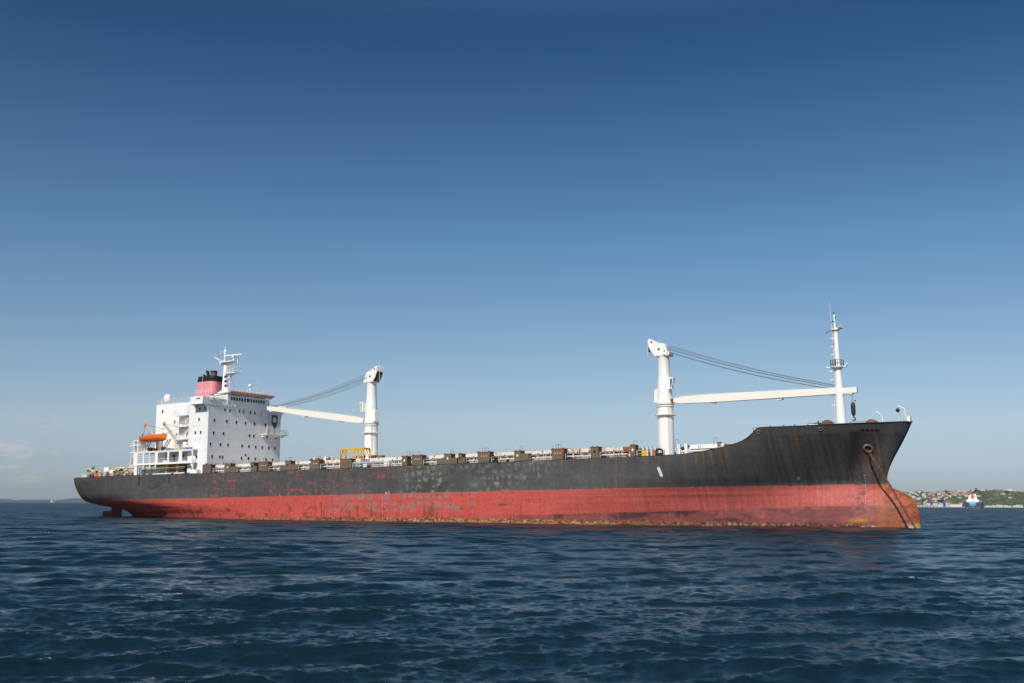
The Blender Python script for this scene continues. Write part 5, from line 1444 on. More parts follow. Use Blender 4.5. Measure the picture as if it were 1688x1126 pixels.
    # ladder on the post (side away from the jib turns with it)
    o = MB()
    lx = .55 if dirn > 0 else -.4
    for dy in (-.25, .25): o.tube((s0 + .95 + dy * .3, 1.05 + dy * -.3, 8.4), (s0 + .95 + dy * .3, 1.05 - dy * .3, 17.2), .05, .05, 5)
    for z in np.arange(8.8, 17.0, .45): o.tube((s0 + .87, 1.12, z), (s0 + 1.03, .98, z), .03, .03, 4)
    o.build('post_ladder', M['white_rust'], c)
    # jib
    L = 31.1
    zr, zt = 18.3, tip_z
    o = CB()
    secs = [(1.0, .8, .45), (3.2, 1.15, 1.15), (8, 1.3, 1.32), (18, 1.2, 1.2), (26, 1.0, 1.02), (L - 1.6, .9, .92), (L + .9, .85, .85)]
    pr_ = None
    for x, wd, ht in secs:
        z = zr + (zt - zr) * (x - 1.0) / L
        cur = [(x, -wd / 2, z - ht / 2), (x, wd / 2, z - ht / 2), (x, wd / 2, z + ht / 2), (x, -wd / 2, z + ht / 2)]
        if pr_: o.add(pr_ + cur, [(0, 1, 5, 4), (1, 2, 6, 5), (2, 3, 7, 6), (3, 0, 4, 7)])
        else: o.add(cur, [(0, 1, 2, 3)])
        pr_ = cur
    o.add(pr_, [(0, 1, 2, 3)])
    o.build('jib', M['jib'], c)
    o = CB()
    for x in (8.6, 19.8):
        z = zr + (zt - zr) * (x - 1) / L - .62; o.prism([(x - .6, z), (x + .6, z), (x + .35, z - .28), (x - .35, z - .28)], -.4, .4)
    zz_ = zr + (zt - zr) * (L - 1.5) / L; o.box((L - 1.9, -.4, zz_ - .62), (L + .2, .4, zz_ - .42)); o.build('jib_lug', M['white_rust'], c)
    o = CB(); o.box((1.0, -.55, 17.9), (1.7, -.45, 18.6)); o.box((1.0, .45, 17.9), (1.7, .55, 18.6)); o.tube((1.35, -.6, 18.3), (1.35, .6, 18.3), .16, .16, 8); o.build('jib_pivot', M['rust'], c)
    o = CB()
    for x in (6, 11, 16, 22): z = zr + (zt - zr) * (x - 1) / L; o.tube((x, 0, z + .55), (x, 0, z + .85), .05, .05, 5)
    o.tube((2, .25, zr + .78), (L - 1, .25, zt + .55), .025, .025, 4); o.build('jib_fitting', M['jib'], c)
    # luffing wires with a slight sag
    for k, (hz, hx, ty, tx) in enumerate(((27.95, .75, .28, L - .6), (27.7, .8, -.28, L - .6), (27.35, .9, .12, L - 1.6), (27.2, .92, -.14, L - 1.6), (26.7, 1.05, .3, L - 3.4), (26.55, 1.1, -.3, L - 3.4))):
        q = CB(); pts = []; ze = zr + (zt - zr) * (tx - 1) / L + .48
        for i_ in range(15):
            u = i_ / 14; pts.append((hx + (tx - hx) * u, ty * 1.0, hz + (ze - hz) * u - .55 * math.sin(math.pi * u)))
        q.path(pts, .032, 5); q.build('luffing_wire', M['rope'], c)
    return c, T, L


cr1, T1, L1 = crane(71.2, -1, math.asin(4.0 / 31.1), 23.1, 'aft deck crane with its jib laid toward the bridge')
cr2, T2, L2 = crane(134.3, 1, 0.0, 18.05, 'forward deck crane with its jib pointing at the bow')
# hook block hanging from the forward jib
hk = MB()
for w in (.15, -.15): hk.tube((165.5 + w, w, 17.5), (165.45 + w * .6, w, 16.1), .025, .025, 5)
hk.build('hoist_wire', M['rope'], cr2)
hk = MB(); hk.lathe((165.5, 0, 14.5), [(.16, -.45), (.28, -.2), (.34, 0), (.36, 1.1), (.3, 1.5), (.14, 1.7)], 12); hk.ball((165.9, .1, 16.4), .12, 7)
hk.path([(165.5, 0, 14.1), (165.5, 0, 13.85), (165.75, 0, 13.7), (165.72, 0, 13.45), (165.5, 0, 13.35), (165.3, 0, 13.5)], .1, 6); hk.build('hook_block', M['dark'], cr2)

# ------------------------------------------------------------------ foremast and forecastle gear
fm = empty_part('foremast', ship); c0 = 163.55
m = MB(); m.lathe((c0, 0, 11.0), [(.92, 0), (.86, 2.0), (.46, 10.5), (.42, 11), (.32, 16.8), (.3, 17.1)], 20); m.build('mast_tube', M['white_clean'], fm)
m = MB(); m.lathe((c0 - .1, 0, 27.9), [(.16, 0), (.14, 2.4)], 10); m.build('topmast', M['white_clean'], fm)
m = MB(); m.tube((c0 - .1, 0, 30.3), (c0 - .1, 0, 30.7), .09, .09, 6); m.tube((c0 - .75, 0, 29.0), (c0 - .1, 0, 29.4), .05, .05, 5); m.ball((c0 - .15, .2, 29.1), .1, 6); m.ball((c0 + .1, .2, 29.7), .1, 6); m.build('mast_light', M['dark'], fm)
m = MB(); m.tube((c0 - .55, 0, 28.1), (c0 - .75, 0, 32.4), .03, .012, 5); m.build('whip_antenna', M['white_clean'], fm)
m = MB(); m.box((c0 - .6, -.6, 27.75), (c0 + .5, .6, 27.9)); m.rail([(c0 - .6, .6, 27.9), (c0 - .6, -.6, 27.9)], .8, .6, .03, (1, .5)); m.build('upper_platform', M['white_rust'], fm)
m = MB(); m.tube((c0 + .5, .1, 28.1), (c0 + 1.0, .3, 28.2), .2, .34, 8); m.tube((c0 + .5, -.4, 28.05), (c0 + .95, -.5, 28.2), .18, .3, 8); m.build('loudhailer', M['cream'], fm)
m = MB(); m.tube((c0 - .5, 0, 27.9), (c0 - 1.5, 0, 27.4), .05, .05, 5); m.ball((c0 - 1.45, 0, 27.4), .1, 6); m.build('light_bracket', M['dark'], fm)
m = MB(); m.lathe((c0 - .1, 0, 21.75), [(.5, -.3), (1.0, 0), (1.05, .1), (1.0, .16)], 16); m.box((c0 - 1.6, -.25, 21.75), (c0 + 1.3, .25, 21.95)); m.build('lower_platform', M['white_rust'], fm)
m = MB()
pp = [(c0 - .1 + 1.0 * math.cos(a), 1.0 * math.sin(a), 21.92) for a in np.linspace(0, 2 * math.pi, 11)]
m.rail(pp, 1.0, 2, .035, (1, .5)); m.build('platform_railing', M['rope'], fm)
m = MB(); m.tube((c0 + 1.2, 0, 22.0), (c0 + 1.55, 0, 22.3), .12, .22, 7); m.tube((c0 - 1.5, 0, 21.9), (c0 - 1.75, 0, 21.9), .1, .14, 6); m.build('floodlight', M['white_clean'], fm)
m = MB()
for dy in (-.2, .2): m.tube((c0 - .95, dy, 11.5), (c0 - .52, dy, 21.7), .045, .045, 5); m.tube((c0 - .5, dy, 22), (c0 - .42, dy, 27.7), .04, .04, 5)
for z in np.arange(12, 27.6, .5): x = c0 - .95 + (z - 11.5) * .042 if z < 21.7 else c0 - .5; m.tube((x, -.2, z), (x, .2, z), .025, .025, 4)
m.build('mast_ladder', M['white_rust'], fm)
for z in (15.8, 17.3, 19.8, 21.1, 23.8, 25.1, 26.4):
    w_ = .9 if z < 21.5 else .55
    o = MB(); o.prism([(c0 - w_ + .1, z), (c0 - w_ - .45, z + .05), (c0 - w_ - .45, z + .1), (c0 - w_ + .1, z + .22)], -.18, .18); o.build('mast_step', M['white_clean'], fm)
m = MB(); m.box((c0 - .35, .2, 22.0), (c0 - .15, .45, 23.1)); m.build('fire_extinguisher_box', M['rust'], fm)

# windlasses and rope reels showing over the bulwark
for s, w, r_, tp in ((162.2, 3.0, 1.0, 12.72), (168.7, 2.4, 1.0, 12.42)):
    wl_ = empty_part('windlass', ship)
    o = MB(); o.lathe((s, w - .6, tp - .35 + (.1 if s > 165 else 0)), [(r_, 0), (r_ * 1.02, .08), (r_ * .7, .1), (r_ * .7, 1.1), (r_ * 1.02, 1.12), (r_, 1.2)], 22, 'w'); o.build('drum', M['pedestal'], wl_)
    o = MB(); o.box((s - 1.2, w - .9, 11.0), (s + 1.2, w + .9, 11.7)); o.build('base', M['pedestal'], wl_)
m = MB(); m.box((160.3, 3.0, 12.5), (161.3, 4.0, 12.95)); m.tube((159.6, 4, 12.9), (163.2, 4, 12.9), .04, .04, 5); m.tube((163.0, 4, 12.5), (163.0, 4, 13.1), .05, .05, 5); m.tube((160.8, 4.2, 12.7), (161.2, 4.2, 13.2), .1, .1, 6); m.build('mooring_gear', M['dark'], ship)
m = MB(); m.rail([(165.4, 2.0, 11.6), (168.0, 2.0, 11.6)], 1.4, 2.4, .03, (1,)); m.build('windlass_rail', M['rope'], ship)
m = MB()
for s in (154.6, 156.7, 158.4, 160.4):
    m.tube((s, 7.6, 12.3), (s, 7.6, 12.62), .08, .08, 6)
m.build('bulwark_stanchion', M['dark'], ship)
m = MB(); m.beam((154.7, 7.4, 12.28), (161.8, 7.0, 12.5), .5, .08); m.build('wave_breaker', M['white_clean'], ship)
# goosenecks and bow rail
m = MB(); m.path([(170.2, 2.2, 12.0), (170.22, 2.2, 13.45), (170.0, 2.2, 13.85), (169.3, 2.2, 14.4)], .075, 8); m.build('gooseneck_davit', M['white_clean'], ship)
m = MB(); m.path([(173.25, .6, 12.4), (173.2, .6, 14.6), (172.9, .6, 14.85), (172.15, .6, 15.15)], .075, 8); m.build('gooseneck_davit', M['white_clean'], ship)
m = MB(); m.rail([(172.4, 1.6, 12.55), (173.9, .3, 12.65), (173.9, -.3, 12.65), (172.4, -1.6, 12.55)], .95, .6, .03, (1, .66, .33)); m.box((173.55, .1, 12.65), (173.95, .9, 13.45)); m.build('bow_railing', M['white_clean'], ship)
m = MB(); m.tube((152.3, 8.8, 10.8), (152.3, 8.8, 12.3), .05, .05, 5); m.tube((152.3, 8.8, 12.3), (153.2, 8.8, 12.3), .04, .04, 4); m.build('break_light', M['rope'], ship)
ab_o = (172.15, .6, 14.5)
ab = ship_thing('anchor_ball', 'black anchor ball hanging from the white davit at the bow', 'anchor ball', ab_o)
m = MB(origin=ab_o); m.ball((172.2, .6, 14.5), .31, 16); m.build('ball', M['black'], ab)
m = MB(origin=ab_o); m.tube((172.2, .6, 14.8), (172.2, .6, 15.1), .02, .02, 4); m.tube((172.3, .6, 14.2), (173.0, .6, 12.9), .015, .015, 4); m.build('lanyard', M['rope'], ab)

# ------------------------------------------------------------------ far shores
def img2w(px_, Y):
    """lateral position of a bearing at a given distance"""
    return (px_ - 844) / 1745.8 * Y


def wnoise(x, seed): return fbm(np.asarray(x, float), np.asarray(x, float) * 0 + .5, seed, 5)


# town hill on the right
HX = np.linspace(800, 3000, 300); HY = np.linspace(3560, 5200, 90)


def hill_h(x, y):
    x = np.asarray(x, float); y = np.asarray(y, float)
    bear = x / y * 1745.8 + 844
    crest = np.interp(bear, [1100, 1300, 1440, 1480, 1515, 1545, 1575, 1600, 1620, 1640, 1662, 1688, 1760, 1900, 2100], [10, 26, 44, 52, 54, 54, 57, 61, 64, 62, 60, 55, 48, 40, 30])
    t = np.clip((y - 3640) / 720, 0, 1); rise = t * t * (3 - 2 * t) * .35 + t * .65
    back = 1 - .5 * np.clip((y - 4420) / 700, 0, 1)
    return 1.2 + crest * rise * back + 5 * (fbm(x * .006, y * .006, 201, 4) - .5) * t


def shore_mat():
    m = bpy.data.materials.new('shore_ground'); m.use_nodes = True; nd, lk = N(m); b = nd['Principled BSDF']; b.inputs['Roughness'].default_value = .9
    g = nd.new('ShaderNodeNewGeometry'); n = nd.new('ShaderNodeTexNoise'); n.inputs['Scale'].default_value = .012; n.inputs['Detail'].default_value = 8; lk.new(g.outputs['Position'], n.inputs[0])
    r = nd.new('ShaderNodeValToRGB'); r.color_ramp.elements[0].position = .35; r.color_ramp.elements[0].color = (.035, .065, .022, 1); r.color_ramp.elements[1].position = .68; r.color_ramp.elements[1].color = (.17, .14, .08, 1)
    e = r.color_ramp.elements.new(.52); e.color = (.075, .11, .035, 1)
    lk.new(n.outputs[0], r.inputs[0]); lk.new(r.outputs[0], b.inputs['Base Color']); return m


X_, Y_ = np.meshgrid(HX, HY, indexing='xy'); Zh = hill_h(X_, Y_); Zh[0, :] = -2
co = np.stack([X_, Y_, Zh], -1).reshape(-1, 3); nc = len(HX)
i = np.arange(len(HY) - 1)[:, None]; j = np.arange(nc - 1)[None, :]
q = np.stack([i * nc + j, i * nc + j + 1, (i + 1) * nc + j + 1, (i + 1) * nc + j], -1).reshape(-1, 4)
o = np_mesh('town_hill', co, q, np.full((len(co), 3), .1), shore_mat(), None); tag(o, 'low green hill beyond the bow, covered with houses and woods', 'hill', kind='structure')

# quay strip
m = MB(False); m.box((img2w(1380, 3540), 3520, -2), (img2w(1790, 3540), 3600, 1.6)); o = m.build('shore_quay', make_mat('pale_concrete', (.50, .45, .38), .8, var=.2, vscale=.05)); tag(o, 'pale concrete quay along the far shore', 'quay', kind='structure')

# houses
H_walls = [make_mat('house_wall_%s' % n_, c_, .8, var=.08, vscale=.2) for n_, c_ in (('white', (.72, .68, .62)), ('cream', (.60, .50, .38)), ('pink', (.55, .36, .30)), ('brick', (.36, .17, .11)), ('grey', (.42, .42, .42)), ('ochre', (.55, .40, .20)))]
H_roofs = [make_mat('roof_%s' % n_, c_, .8, var=.2, vscale=.3) for n_, c_ in (('tile', (.36, .14, .08)), ('rust', (.26, .12, .09)), ('grey', (.36, .36, .36)), ('pale', (.60, .57, .52)))]
hp = {}


def house_mesh(wi, ri, w, d, h, gable):
    key = (wi, ri, w, d, h, gable)
    if key in hp: return hp[key]
    m = MB(False); m.mat(H_walls[wi]); m.box((-w / 2, -d / 2, -6), (w / 2, d / 2, h))
    m.mat(M['glass'])
    for z in np.arange(1.4, h - 1.2, 2.9):
        for x in np.arange(-w / 2 + 1.2, w / 2 - 1.5, 2.8): m.box((x, -d / 2 - .05, z), (x + 1.2, -d / 2, z + 1.3))
    m.mat(H_roofs[ri])
    if gable:
        m.prism([(-w / 2 - .4, h), (w / 2 + .4, h), (0, h + w * .28)], -d / 2 - .4, d / 2 + .4) if False else None
        y0, y1 = -d / 2 - .4, d / 2 + .4; x0, x1 = -w / 2 - .4, w / 2 + .4; zr = h + d * .25
        m.add([(x0, y0, h), (x1, y0, h), (x1, y1, h), (x0, y1, h), (x0, 0, zr), (x1, 0, zr)], [(0, 1, 5, 4), (2, 3, 4, 5), (0, 4, 3), (1, 2, 5), (3, 2, 1, 0)])
    else:
        m.box((-w / 2 - .2, -d / 2 - .2, h), (w / 2 + .2, d / 2 + .2, h + .5)); m.box((w / 4 - 1, -1, h + .5), (w / 4 + 1, 1, h + 2.2))
    o = m.build('town_house', None); COL.objects.unlink(o); hp[key] = o.data; bpy.data.objects.remove(o); return hp[key]


H = random.Random(5)
spots = []


def near(x, y, d):
    return any((x - a) ** 2 + ((y - b) * .35) ** 2 < d * d for a, b in spots)


tries = 0
while len(spots) < 262 and tries < 60000:
    tries += 1
    if len(spots) < 206:
        bx = H.uniform(1440, 1604); Y = H.uniform(3660, 4460)
        if bx > 1560 and Y < 4150 and H.random() < .8: continue
    elif len(spots) < 250:
        bx = H.uniform(1600, 1725); Y = H.uniform(4290, 4480)
    else:
        bx = H.uniform(1604, 1720); Y = H.uniform(3660, 4200)
    x = img2w(bx, Y)
    if near(x, Y, 14.5): continue
    spots.append((x, Y))
cw = ('white', 'cream', 'pink', 'brick', 'grey', 'ochre'); crf = ('tiled', 'rusty', 'grey', 'pale')
twins = {}
for x, y in spots:
    wi = H.choices(range(6), (6, 3, 2.2, 1.8, 1.2, 1))[0]; ri = H.choices(range(4), (4, 2, 2, 2))[0]; gable = ri < 2 or H.random() < .3
    w = H.choice((9, 12, 15)); d = H.choice((9, 11)); h = H.choice((4, 6.2, 9))
    o = bpy.data.objects.new('town_house', house_mesh(wi, ri, w, d, h, gable)); COL.objects.link(o)
    o.location = (x, y, float(hill_h(x, y)) - .3); o.rotation_euler.z = H.uniform(-.6, .6)
    bear = x / y * 1745.8 + 844
    where = 'behind the bow' if bear < 1520 else 'right of the bow' if bear < 1555 else 'left of the blue ship' if bear < 1582 else 'behind the blue ship' if bear < 1615 else 'right of the blue ship' if bear < 1655 else 'near the picture edge'
    up_ = 'crest' if y > 4300 else 'upper slope' if y > 4050 else 'middle slope' if y > 3820 else 'shore'
    st = {4: 'low', 6.2: 'two-storey', 9: 'tall'}[h]; wd = {9: 'narrow', 12: '', 15: 'wide'}[w]
    lab = ' '.join(('%s %s %s house, %s %s, %s %s' % (wd, st, cw[wi], crf[ri], 'gable' if gable else 'flat roof', up_, where)).split())
    tag(o, lab, 'house', 'houses on the far town hill')
    twins.setdefault(lab, []).append((bear, o))


for lab, tw in twins.items():      # look-alikes are told apart by their place
    tw.sort(key=lambda t: t[0])
    for q, (_, o) in enumerate(tw):
        if len(tw) == 2: o['label'] = lab + (', left twin', ', right twin')[q]
        elif len(tw) == 3: o['label'] = lab + (', leftmost of three', ', middle of three', ', rightmost of three')[q]


# big shore buildings
def block(name, label, cat, parts, loc, group=None):
    t = bpy.data.objects.new(name, None); COL.objects.link(t); t.location = loc; tag(t, label, cat, group)
    for pn, mat, boxes in parts:
        if pn in ('window', 'door', 'doorway'):
            for a, b in boxes: MB(False).box(a, b).build(pn, mat, t)
            continue
        m = MB(False)
        for a, b in boxes: m.box(a, b)
        m.build(pn, mat, t)
    return t


bl = make_mat('blue_facade_panel', (.02, .05, .24), .6, var=.06)
wh = make_mat('white_facade', (.66, .66, .66), .7, var=.08, vscale=.1)
rows = [((x, -8.1, z), (x + 1.6, -8.0, z + 1.2)) for x in np.arange(-36, 34, 3.1) for z in (2, 5, 8)]
block('housing_block', 'long white apartment block with tall blue panels on the far quay', 'apartment block',
      [('wall', wh, [((-38, -8, -1), (38, 8, 11.5))]), ('stair_tower', bl, [((-27, -9.5, -1), (-19.5, 8.5, 15))]), ('stair_tower', bl, [((16, -9.5, -2), (24.5, 8.5, 15.5))]),
       ('roof_parapet', bl, [((-6, -8.4, 11.5), (5.5, 8.2, 14))]), ('downpipe', bl, [((-.8, -8.4, 0), (.8, -8.0, 11.5))]), ('window', M['glass'], rows)], (img2w(1538.5, 3650), 3650, 1.4))
block('warehouse', 'long low pale warehouse on the quay just right of the bulbous bow', 'warehouse', [('wall', H_walls[1], [((-30, -6, 0), (30, 6, 4.2))]), ('roof', H_roofs[2], [((-30.5, -6.5, 4.2), (30.5, 6.5, 5.4))]), ('door', M['dark'], [((x, -6.1, .2), (x + 4, -6, 3.4)) for x in range(-26, 26, 9)])], (img2w(1520, 3570), 3570, 1.6))
block('warehouse', 'small domed cream shed on the quay before the blue paneled block', 'shed', [('wall', H_walls[1], [((-7, -5, 0), (7, 5, 3.6))]), ('roof', H_roofs[3], [((-5.5, -5, 3.6), (5.5, 5, 5.0)), ((-3, -5, 5.0), (3, 5, 5.8))])], (img2w(1541.5, 3562), 3562, 1.6))
block('warehouse', 'white shore building with red roof left of the blue ship', 'building', [('wall', H_walls[0], [((-20, -6, 0), (20, 6, 8))]), ('roof', H_roofs[0], [((-20.5, -6.5, 8), (20.5, 6.5, 9))]), ('window', M['glass'], [((x, -6.1, z), (x + 1.5, -6, z + 1.4)) for x in range(-18, 18, 4) for z in (1.5, 4.8)])], (img2w(1567, 3600), 3600, 1.6))
k = 0
for a, b, h, lab in ((1615, 1626, 2.6, 'low pale pier shed just right of the blue ship'), (1626, 1632, 4.6, 'white pier shed with small mast right of the blue ship'), (1632, 1643, 5.6, 'long white pier hall with green tinted roof'), (1643, 1658, 4.0, 'low white pier hall in the middle of the right shore'), (1660, 1677, 4.6, 'right-hand long white pier hall near the picture edge')):
    c = img2w((a + b) / 2, 3545); hw_ = (b - a) / 1745.8 * 3545 / 2 - 1
    block('pier_hall', lab, 'pier building', [('wall', wh, [((-hw_, -5, 0), (hw_, 5, h))]), ('roof', H_roofs[3], [((-hw_ - .5, -5.5, h), (hw_ + .5, 5.5, h + .6)), ((-hw_ * .4, -3, h + .6), (hw_ * .2, 3, h + 2))]), ('doorway', M['dark'], [((x, -5.1, .3), (x + 2, -5, h - 1)) for x in np.arange(-hw_ + 1, hw_ - 2, 6)])], (c, 3545, 1.6), 'pier buildings on the right shore')
block('ridge_building', 'large white building with stepped roof on the ridge near the right edge', 'building', [('wall', wh, [((-30, -8, -6), (22, 8, 9)), ((-10, -8.2, 9), (8, 8, 14))]), ('window', M['glass'], [((x, -8.1, z), (x + 2, -8, z + 1.6)) for x in range(-28, 20, 5) for z in (1, 5)])], (img2w(1657, 4330), 4330, 60))
block('ridge_building', 'wide red and ochre building on the ridge left of the big white one', 'building', [('wall', H_walls[3], [((-16, -8, -6), (16, 8, 9))]), ('roof', H_roofs[0], [((-16.5, -8.5, 9), (16.5, 8.5, 10.5))]), ('window', M['glass'], [((x, -8.1, z), (x + 2, -8, z + 2)) for x in range(-14, 14, 5) for z in (1, 5)])], (img2w(1640, 4310), 4310, 60))
block('ridge_building', 'long cream building on the ridge directly above the blue ship', 'building', [('wall', H_walls[1], [((-30, -8, -6), (30, 8, 10))]), ('roof', H_roofs[3], [((-30.5, -8.5, 10), (30.5, 8.5, 11.2))]), ('window', M['glass'], [((x, -8.1, z), (x + 2, -8, z + 1.6)) for x in range(-28, 26, 5) for z in (1, 5)])], (img2w(1585, 4330), 4330, 56))

# woods on the hill
leaf = bpy.data.materials.new('woodland_leaves'); leaf.use_nodes = True
nd, lk = N(leaf); b_ = nd['Principled BSDF']; b_.inputs['Roughness'].default_value = .85; b_.inputs['Specular IOR Level'].default_value = .15
g_ = nd.new('ShaderNodeNewGeometry'); n_ = nd.new('ShaderNodeTexNoise'); n_.inputs['Scale'].default_value = .045; n_.inputs['Detail'].default_value = 6; lk.new(g_.outputs['Position'], n_.inputs[0])
r_ = nd.new('ShaderNodeValToRGB'); r_.color_ramp.elements[0].position = .36; r_.color_ramp.elements[0].color = (.022, .040, .018, 1); r_.color_ramp.elements[1].position = .66; r_.color_ramp.elements[1].color = (.115, .15, .055, 1)
lk.new(n_.outputs[0], r_.inputs[0]); lk.new(r_.outputs[0], b_.inputs['Base Color'])


def lump(vs, fs, c, r, rnd, nu=7, nv=4):
    b = len(vs)
    for k in range(nv + 1):
        ph = math.pi * (.08 + .84 * k / nv)
        for i_ in range(nu):
            t = 2 * math.pi * (i_ + .5 * (k % 2)) / nu; rr = r * rnd.uniform(.72, 1.2)
            vs.append((c[0] + rr * math.sin(ph) * math.cos(t), c[1] + rr * math.sin(ph) * math.sin(t), c[2] + rr * .85 * math.cos(ph)))
    for k in range(nv):
        for i_ in range(nu): fs.append((b + k * nu + i_, b + k * nu + (i_ + 1) % nu, b + (k + 1) * nu + (i_ + 1) % nu, b + (k + 1) * nu + i_))
    fs.append(tuple(b + i_ for i_ in range(nu))[::-1])


vs, fs = [], []; W = random.Random(3); cnt = 0
while cnt < 3400:
    if cnt < 2500: bx = W.uniform(1590, 1800); Y = W.uniform(3640, 4330)
    elif cnt < 3000: bx = W.uniform(1548, 1604); Y = W.uniform(3680, 4100)
    else: bx = W.uniform(1380, 1560); Y = W.uniform(3680, 4450)
    x = img2w(bx, Y)
    if near(x, Y, 8): 
        if W.random() < .7: continue
    r = W.uniform(3.2, 6.5); lump(vs, fs, (x, Y, float(hill_h(x, Y)) + r * .5), r, W); cnt += 1
m = MB(False); m.add(vs, fs, False); o = m.build('woodland', leaf); tag(o, 'mixed green woodland covering the slope right of the blue ship', 'woods', kind='stuff')


def tree(x, y, hgt, wid, label):
    t = bpy.data.objects.new('round_tree', None); COL.objects.link(t); z0 = float(hill_h(x, y)) - .3; t.location = (x, y, z0); tag(t, label, 'tree', 'large dark trees among the far houses')
    m = MB(False); m.tube((0, 0, 0), (0, 0, hgt * .45), .7, .4, 8); m.tube((0, 0, hgt * .35), (wid * .25, 0, hgt * .6), .35, .2, 6); m.tube((0, 0, hgt * .35), (-wid * .25, 1, hgt * .6), .35, .2, 6); m.build('trunk', M['brown'], t)
    vs, fs = [], []
    for _ in range(60):
        u, v, q_ = W.gauss(0, .32), W.gauss(0, .3), W.gauss(0, .24); lump(vs, fs, (u * wid, v * wid, hgt * .62 + q_ * hgt), W.uniform(1.3, 2.6), W, 6, 3)
    m = MB(False); m.add(vs, fs); m.build('crown', dark_leaf, t)


dark_leaf = make_mat('dark_tree_leaves', (.018, .032, .018), .9, var=.4, vscale=.3, spec=.1)
tree(img2w(1545, 3800), 3800, 15, 17, 'broad dark round tree right above the blue paneled block')
tree(img2w(1552, 4300), 4300, 11, 20, 'wide dark tree near the top of the town hill')
tree(img2w(1605, 4290), 4290, 13, 13, 'dark ridge tree just left of the red ridge building')
tree(img2w(1516, 3800), 3800, 13, 10, 'narrow dark tree close to the bulbous bow')
tree(img2w(1600, 4200), 4200, 12, 18, 'dark tree directly behind the blue ship superstructure')
tree(img2w(1653, 4200), 4200, 13, 12, 'dark tree below the large white ridge building')

# blue ship at anchor, stern on
bs = bpy.data.objects.new('anchored_blue_ship', None); COL.objects.link(bs); YB = 2250; bs.location = (img2w(1596, YB), YB, 0); bs.rotation_euler.z = R(-25.9)
tag(bs, 'dark blue ship with white superstructure and red funnel anchored off the far shore', 'ship')
navy = make_mat('navy_hull_paint', (.012, .045, .10), .5, var=.15, vscale=.08)
m = MB(False); n_s = 14; vs = []
prof = [(-16.5, 0), (-14, .0)]
secs = []
for y, hwid, zb in ((0, 16.5, 0), (4, 17, -1), (120, 17, -1), (160, 12, -1), (180, 1, -1)):
    secs.append([(-hwid * .88, y, zb), (-hwid, y, 4.0), (-hwid, y, 12.0), (hwid, y, 12.0), (hwid, y, 4.0), (hwid * .88, y, zb)])
vs = [p for s in secs for p in s]
m.add(vs, [(k * 6 + i_, k * 6 + (i_ + 1) % 6, (k + 1) * 6 + (i_ + 1) % 6, (k + 1) * 6 + i_) for k in range(4) for i_ in range(6)] + [tuple(range(6)), tuple(range(24, 30))]); m.build('hull', navy, bs)
m = MB(False); m.box((-14.4, -.1, -.6), (14.4, 0.2, .9)); m.box((-.8, -1.2, -.6), (.8, -.1, 1.6)); m.build('red_boot_top', M['red'], bs)
em = make_mat('light_blue_emblem', (.06, .34, .52), .5, var=.05); m = MB(False)
m.add([(7.6 * math.cos(a), -.06, 11.6 + 8.6 * math.sin(a)) for a in np.linspace(math.pi, 2 * math.pi, 22)], [tuple(range(22))]); m.build('emblem', em, bs)
m = MB(False)
for x in np.arange(-5, 5, 1.3): m.box((x, -.12, 10.2), (x + .8, -.07, 11.1))
m.box((-3.5, -.12, 8.6), (3.5, -.07, 9.1)); m.build('stern_lettering', M['white_clean'], bs)
m = MB(False); m.box((-11.5, 10, 12), (11.5, 26, 17)); m.box((-9, 12, 17), (9, 26, 20)); m.box((-8, 14, 20), (8, 26, 26)); m.box((-15, 15, 15.2), (15, 24, 15.8)); m.box((-4.5, 16, 26), (6.5, 25, 29)); m.build('superstructure', M['white_clean'], bs)
m = MB(False); m.box((-15.5, 20, 24.3), (15.5, 24.5, 25.6)); m.build('bridge_wing', M['white_clean'], bs)
for x in np.arange(-6, 6.1, 3):
    for z in (17.8, 21, 23.2):
        o = MB(False); o.box((x - .5, 11.9 if z < 20 else 13.9, z), (x + .5, 12.0 if z < 20 else 14, z + 1)); o.build('window', M['glass'], bs)
m = MB(False); m.box((-2.1, 11, 20), (2.4, 15, 30)); m.build('funnel', make_mat('orange_red_funnel', (.62, .09, .03), .5), bs)
m = MB(False); m.box((-2.0, 11.1, 30), (2.3, 14.9, 32.5)); m.build('funnel_top', M['black'], bs)
m = MB(False); m.tube((0, 20, 29), (0, 20, 38), .5, .3, 6); m.tube((-2, 20, 35.5), (2, 20, 35.5), .25, .25, 5); m.build('mast', M['white_clean'], bs)
for sx in (-1, 1):
    o = MB(False); o.ball((sx * 13.3, 12, 15.5), 1.6, 10, (.9, 2.2, 1)); o.build('lifeboat', M['orange'] if sx < 0 else M['red'], bs)
    o = MB(False); o.box((sx * 12.2 - .3, 9, 12), (sx * 12.2 + .3, 15, 17.6)); o.build('davit', M['white_clean'], bs)

# ------------------------------------------------------------------ far hills on the left
FX = np.linspace(-8600, -700, 500)


def far_ridge(px_):
    return np.interp(px_, [-500, -200, -60, 0, 10, 25, 38, 50, 60, 90, 103, 108, 118, 125, 140, 160, 220, 320, 500, 640, 700], [4, 7, 6, 5.9, 5.1, 5.3, 3.4, 4.2, 4.1, 4.3, 3.4, 4.6, 4.7, 6.7, 6.3, 4.6, 5.6, 4, 3.5, 2, 0])


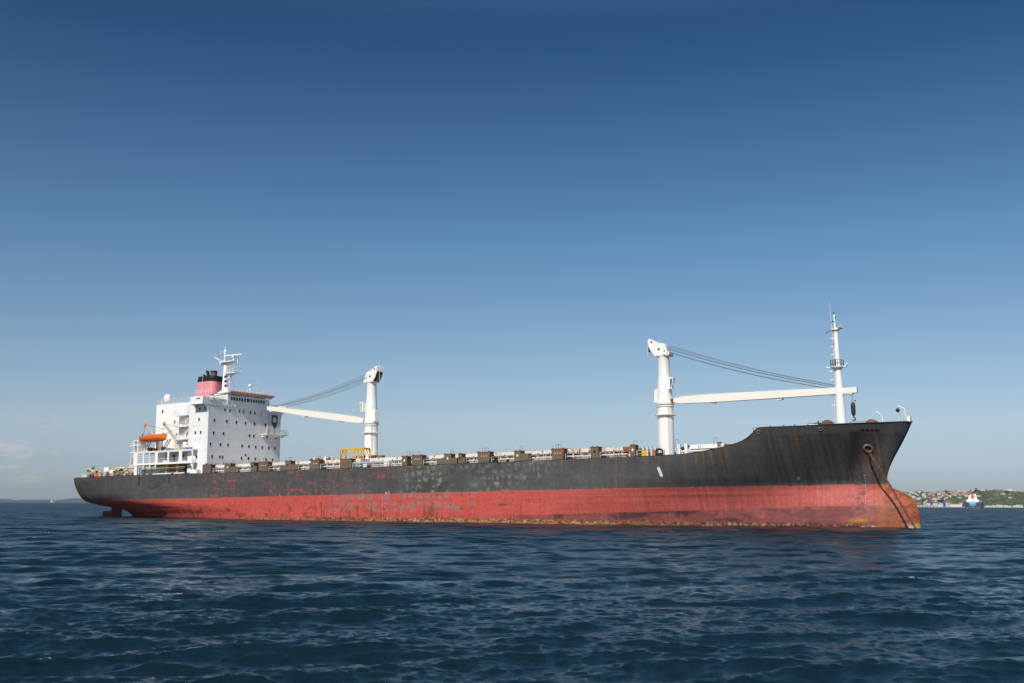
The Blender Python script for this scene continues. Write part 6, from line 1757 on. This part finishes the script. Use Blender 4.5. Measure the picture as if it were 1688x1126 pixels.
YF = 13000
vs = []
fxs = np.linspace(-500, 700, 420); ys = np.linspace(0, 3500, 16)
G = []
for r_i, yy in enumerate(ys):
    t = r_i / 15; prof_ = math.sin(math.pi * min(1, t * 1.02) ** .8) if t < 1 else 0
    Yc = YF + yy; x = img2w(fxs, Yc)
    hh = far_ridge(fxs) / 1745.8 * (YF + 1400) * prof_ * (.86 + .28 * wnoise(fxs * .09 + r_i * .05, 301)) - (2 if r_i == 0 else 0)
    G.append(np.stack([x, np.full_like(x, Yc), hh], -1))
co = np.array(G).reshape(-1, 3); nc = len(fxs)
i = np.arange(15)[:, None]; j = np.arange(nc - 1)[None, :]
q = np.stack([i * nc + j, i * nc + j + 1, (i + 1) * nc + j + 1, (i + 1) * nc + j], -1).reshape(-1, 4)
o = np_mesh('far_hills', co, q, np.full((len(co), 3), .1), shore_mat(), None); o.data.materials[0] = make_mat('far_hill_scrub', (.022, .036, .030), .95, var=.3, vscale=.002, spec=.1); tag(o, 'low blue hazy hills along the left horizon', 'hills', kind='structure')
for px_, h_, lab in ((53.7, 40, 'taller of the two slim towers on the far left hills'), (57.2, 26, 'shorter slim tower on the far left hills')):
    x = img2w(px_, YF + 1400); z0 = 26
    t = bpy.data.objects.new('slim_tower', None); COL.objects.link(t); t.location = (x, YF + 1400, z0); tag(t, lab, 'tower', 'two slim towers on the far left hills')
    m = MB(False); m.hull8([(-4, -4, 0), (4, -4, 0), (4, 4, 0), (-4, 4, 0), (-3, -3, h_ - 3), (3, -3, h_ - 3), (3, 3, h_ - 3), (-3, 3, h_ - 3)]); m.build('shaft', M['grey'], t)
    m = MB(False); m.box((-4.5, -4.5, h_ - 3), (4.5, 4.5, h_)); m.build('head', M['grey'], t)
# distant white and red ship
YS = 7000
t = bpy.data.objects.new('distant_ship', None); COL.objects.link(t); t.location = (img2w(97.0, YS), YS, 0); tag(t, 'tiny white and red ship on the left horizon', 'ship')
m = MB(False); m.hull8([(-12, -4, -1), (11, -4, -1), (11, 4, -1), (-12, 4, -1), (-13, -4, 5), (15, -4, 5.5), (15, 4, 5.5), (-13, 4, 5)]); m.build('hull', make_mat('faded_pink_red', (.5, .2, .24), .6), t)
m = MB(False); m.box((-12, -3.5, 5), (-3, 3.5, 11)); m.box((-10, -3, 11), (-5, 3, 13.5)); m.box((9, -1, 5), (11, 1, 9)); m.build('superstructure', M['white_clean'], t)

# ------------------------------------------------------------------ haze
HAZE = 3.2e-5
if HAZE > 0:
    m = MB(False); m.box((-19000, -600, -3.2), (19000, 17500, 110)); hz = m.build('haze', None); hz.data.materials.clear()
    hm = bpy.data.materials.new('haze'); hm.use_nodes = True; nd, lk = N(hm); nd.remove(nd['Principled BSDF']); pv = nd.new('ShaderNodeVolumePrincipled')
    pv.inputs['Color'].default_value = (.80, .88, 1.0, 1); pv.inputs['Density'].default_value = HAZE; pv.inputs['Anisotropy'].default_value = 0.0
    lk.new(pv.outputs[0], nd['Material Output'].inputs['Volume']); hz.data.materials.append(hm)
    tag(hz, 'thin bluish sea haze over the whole bay', 'haze', kind='stuff')
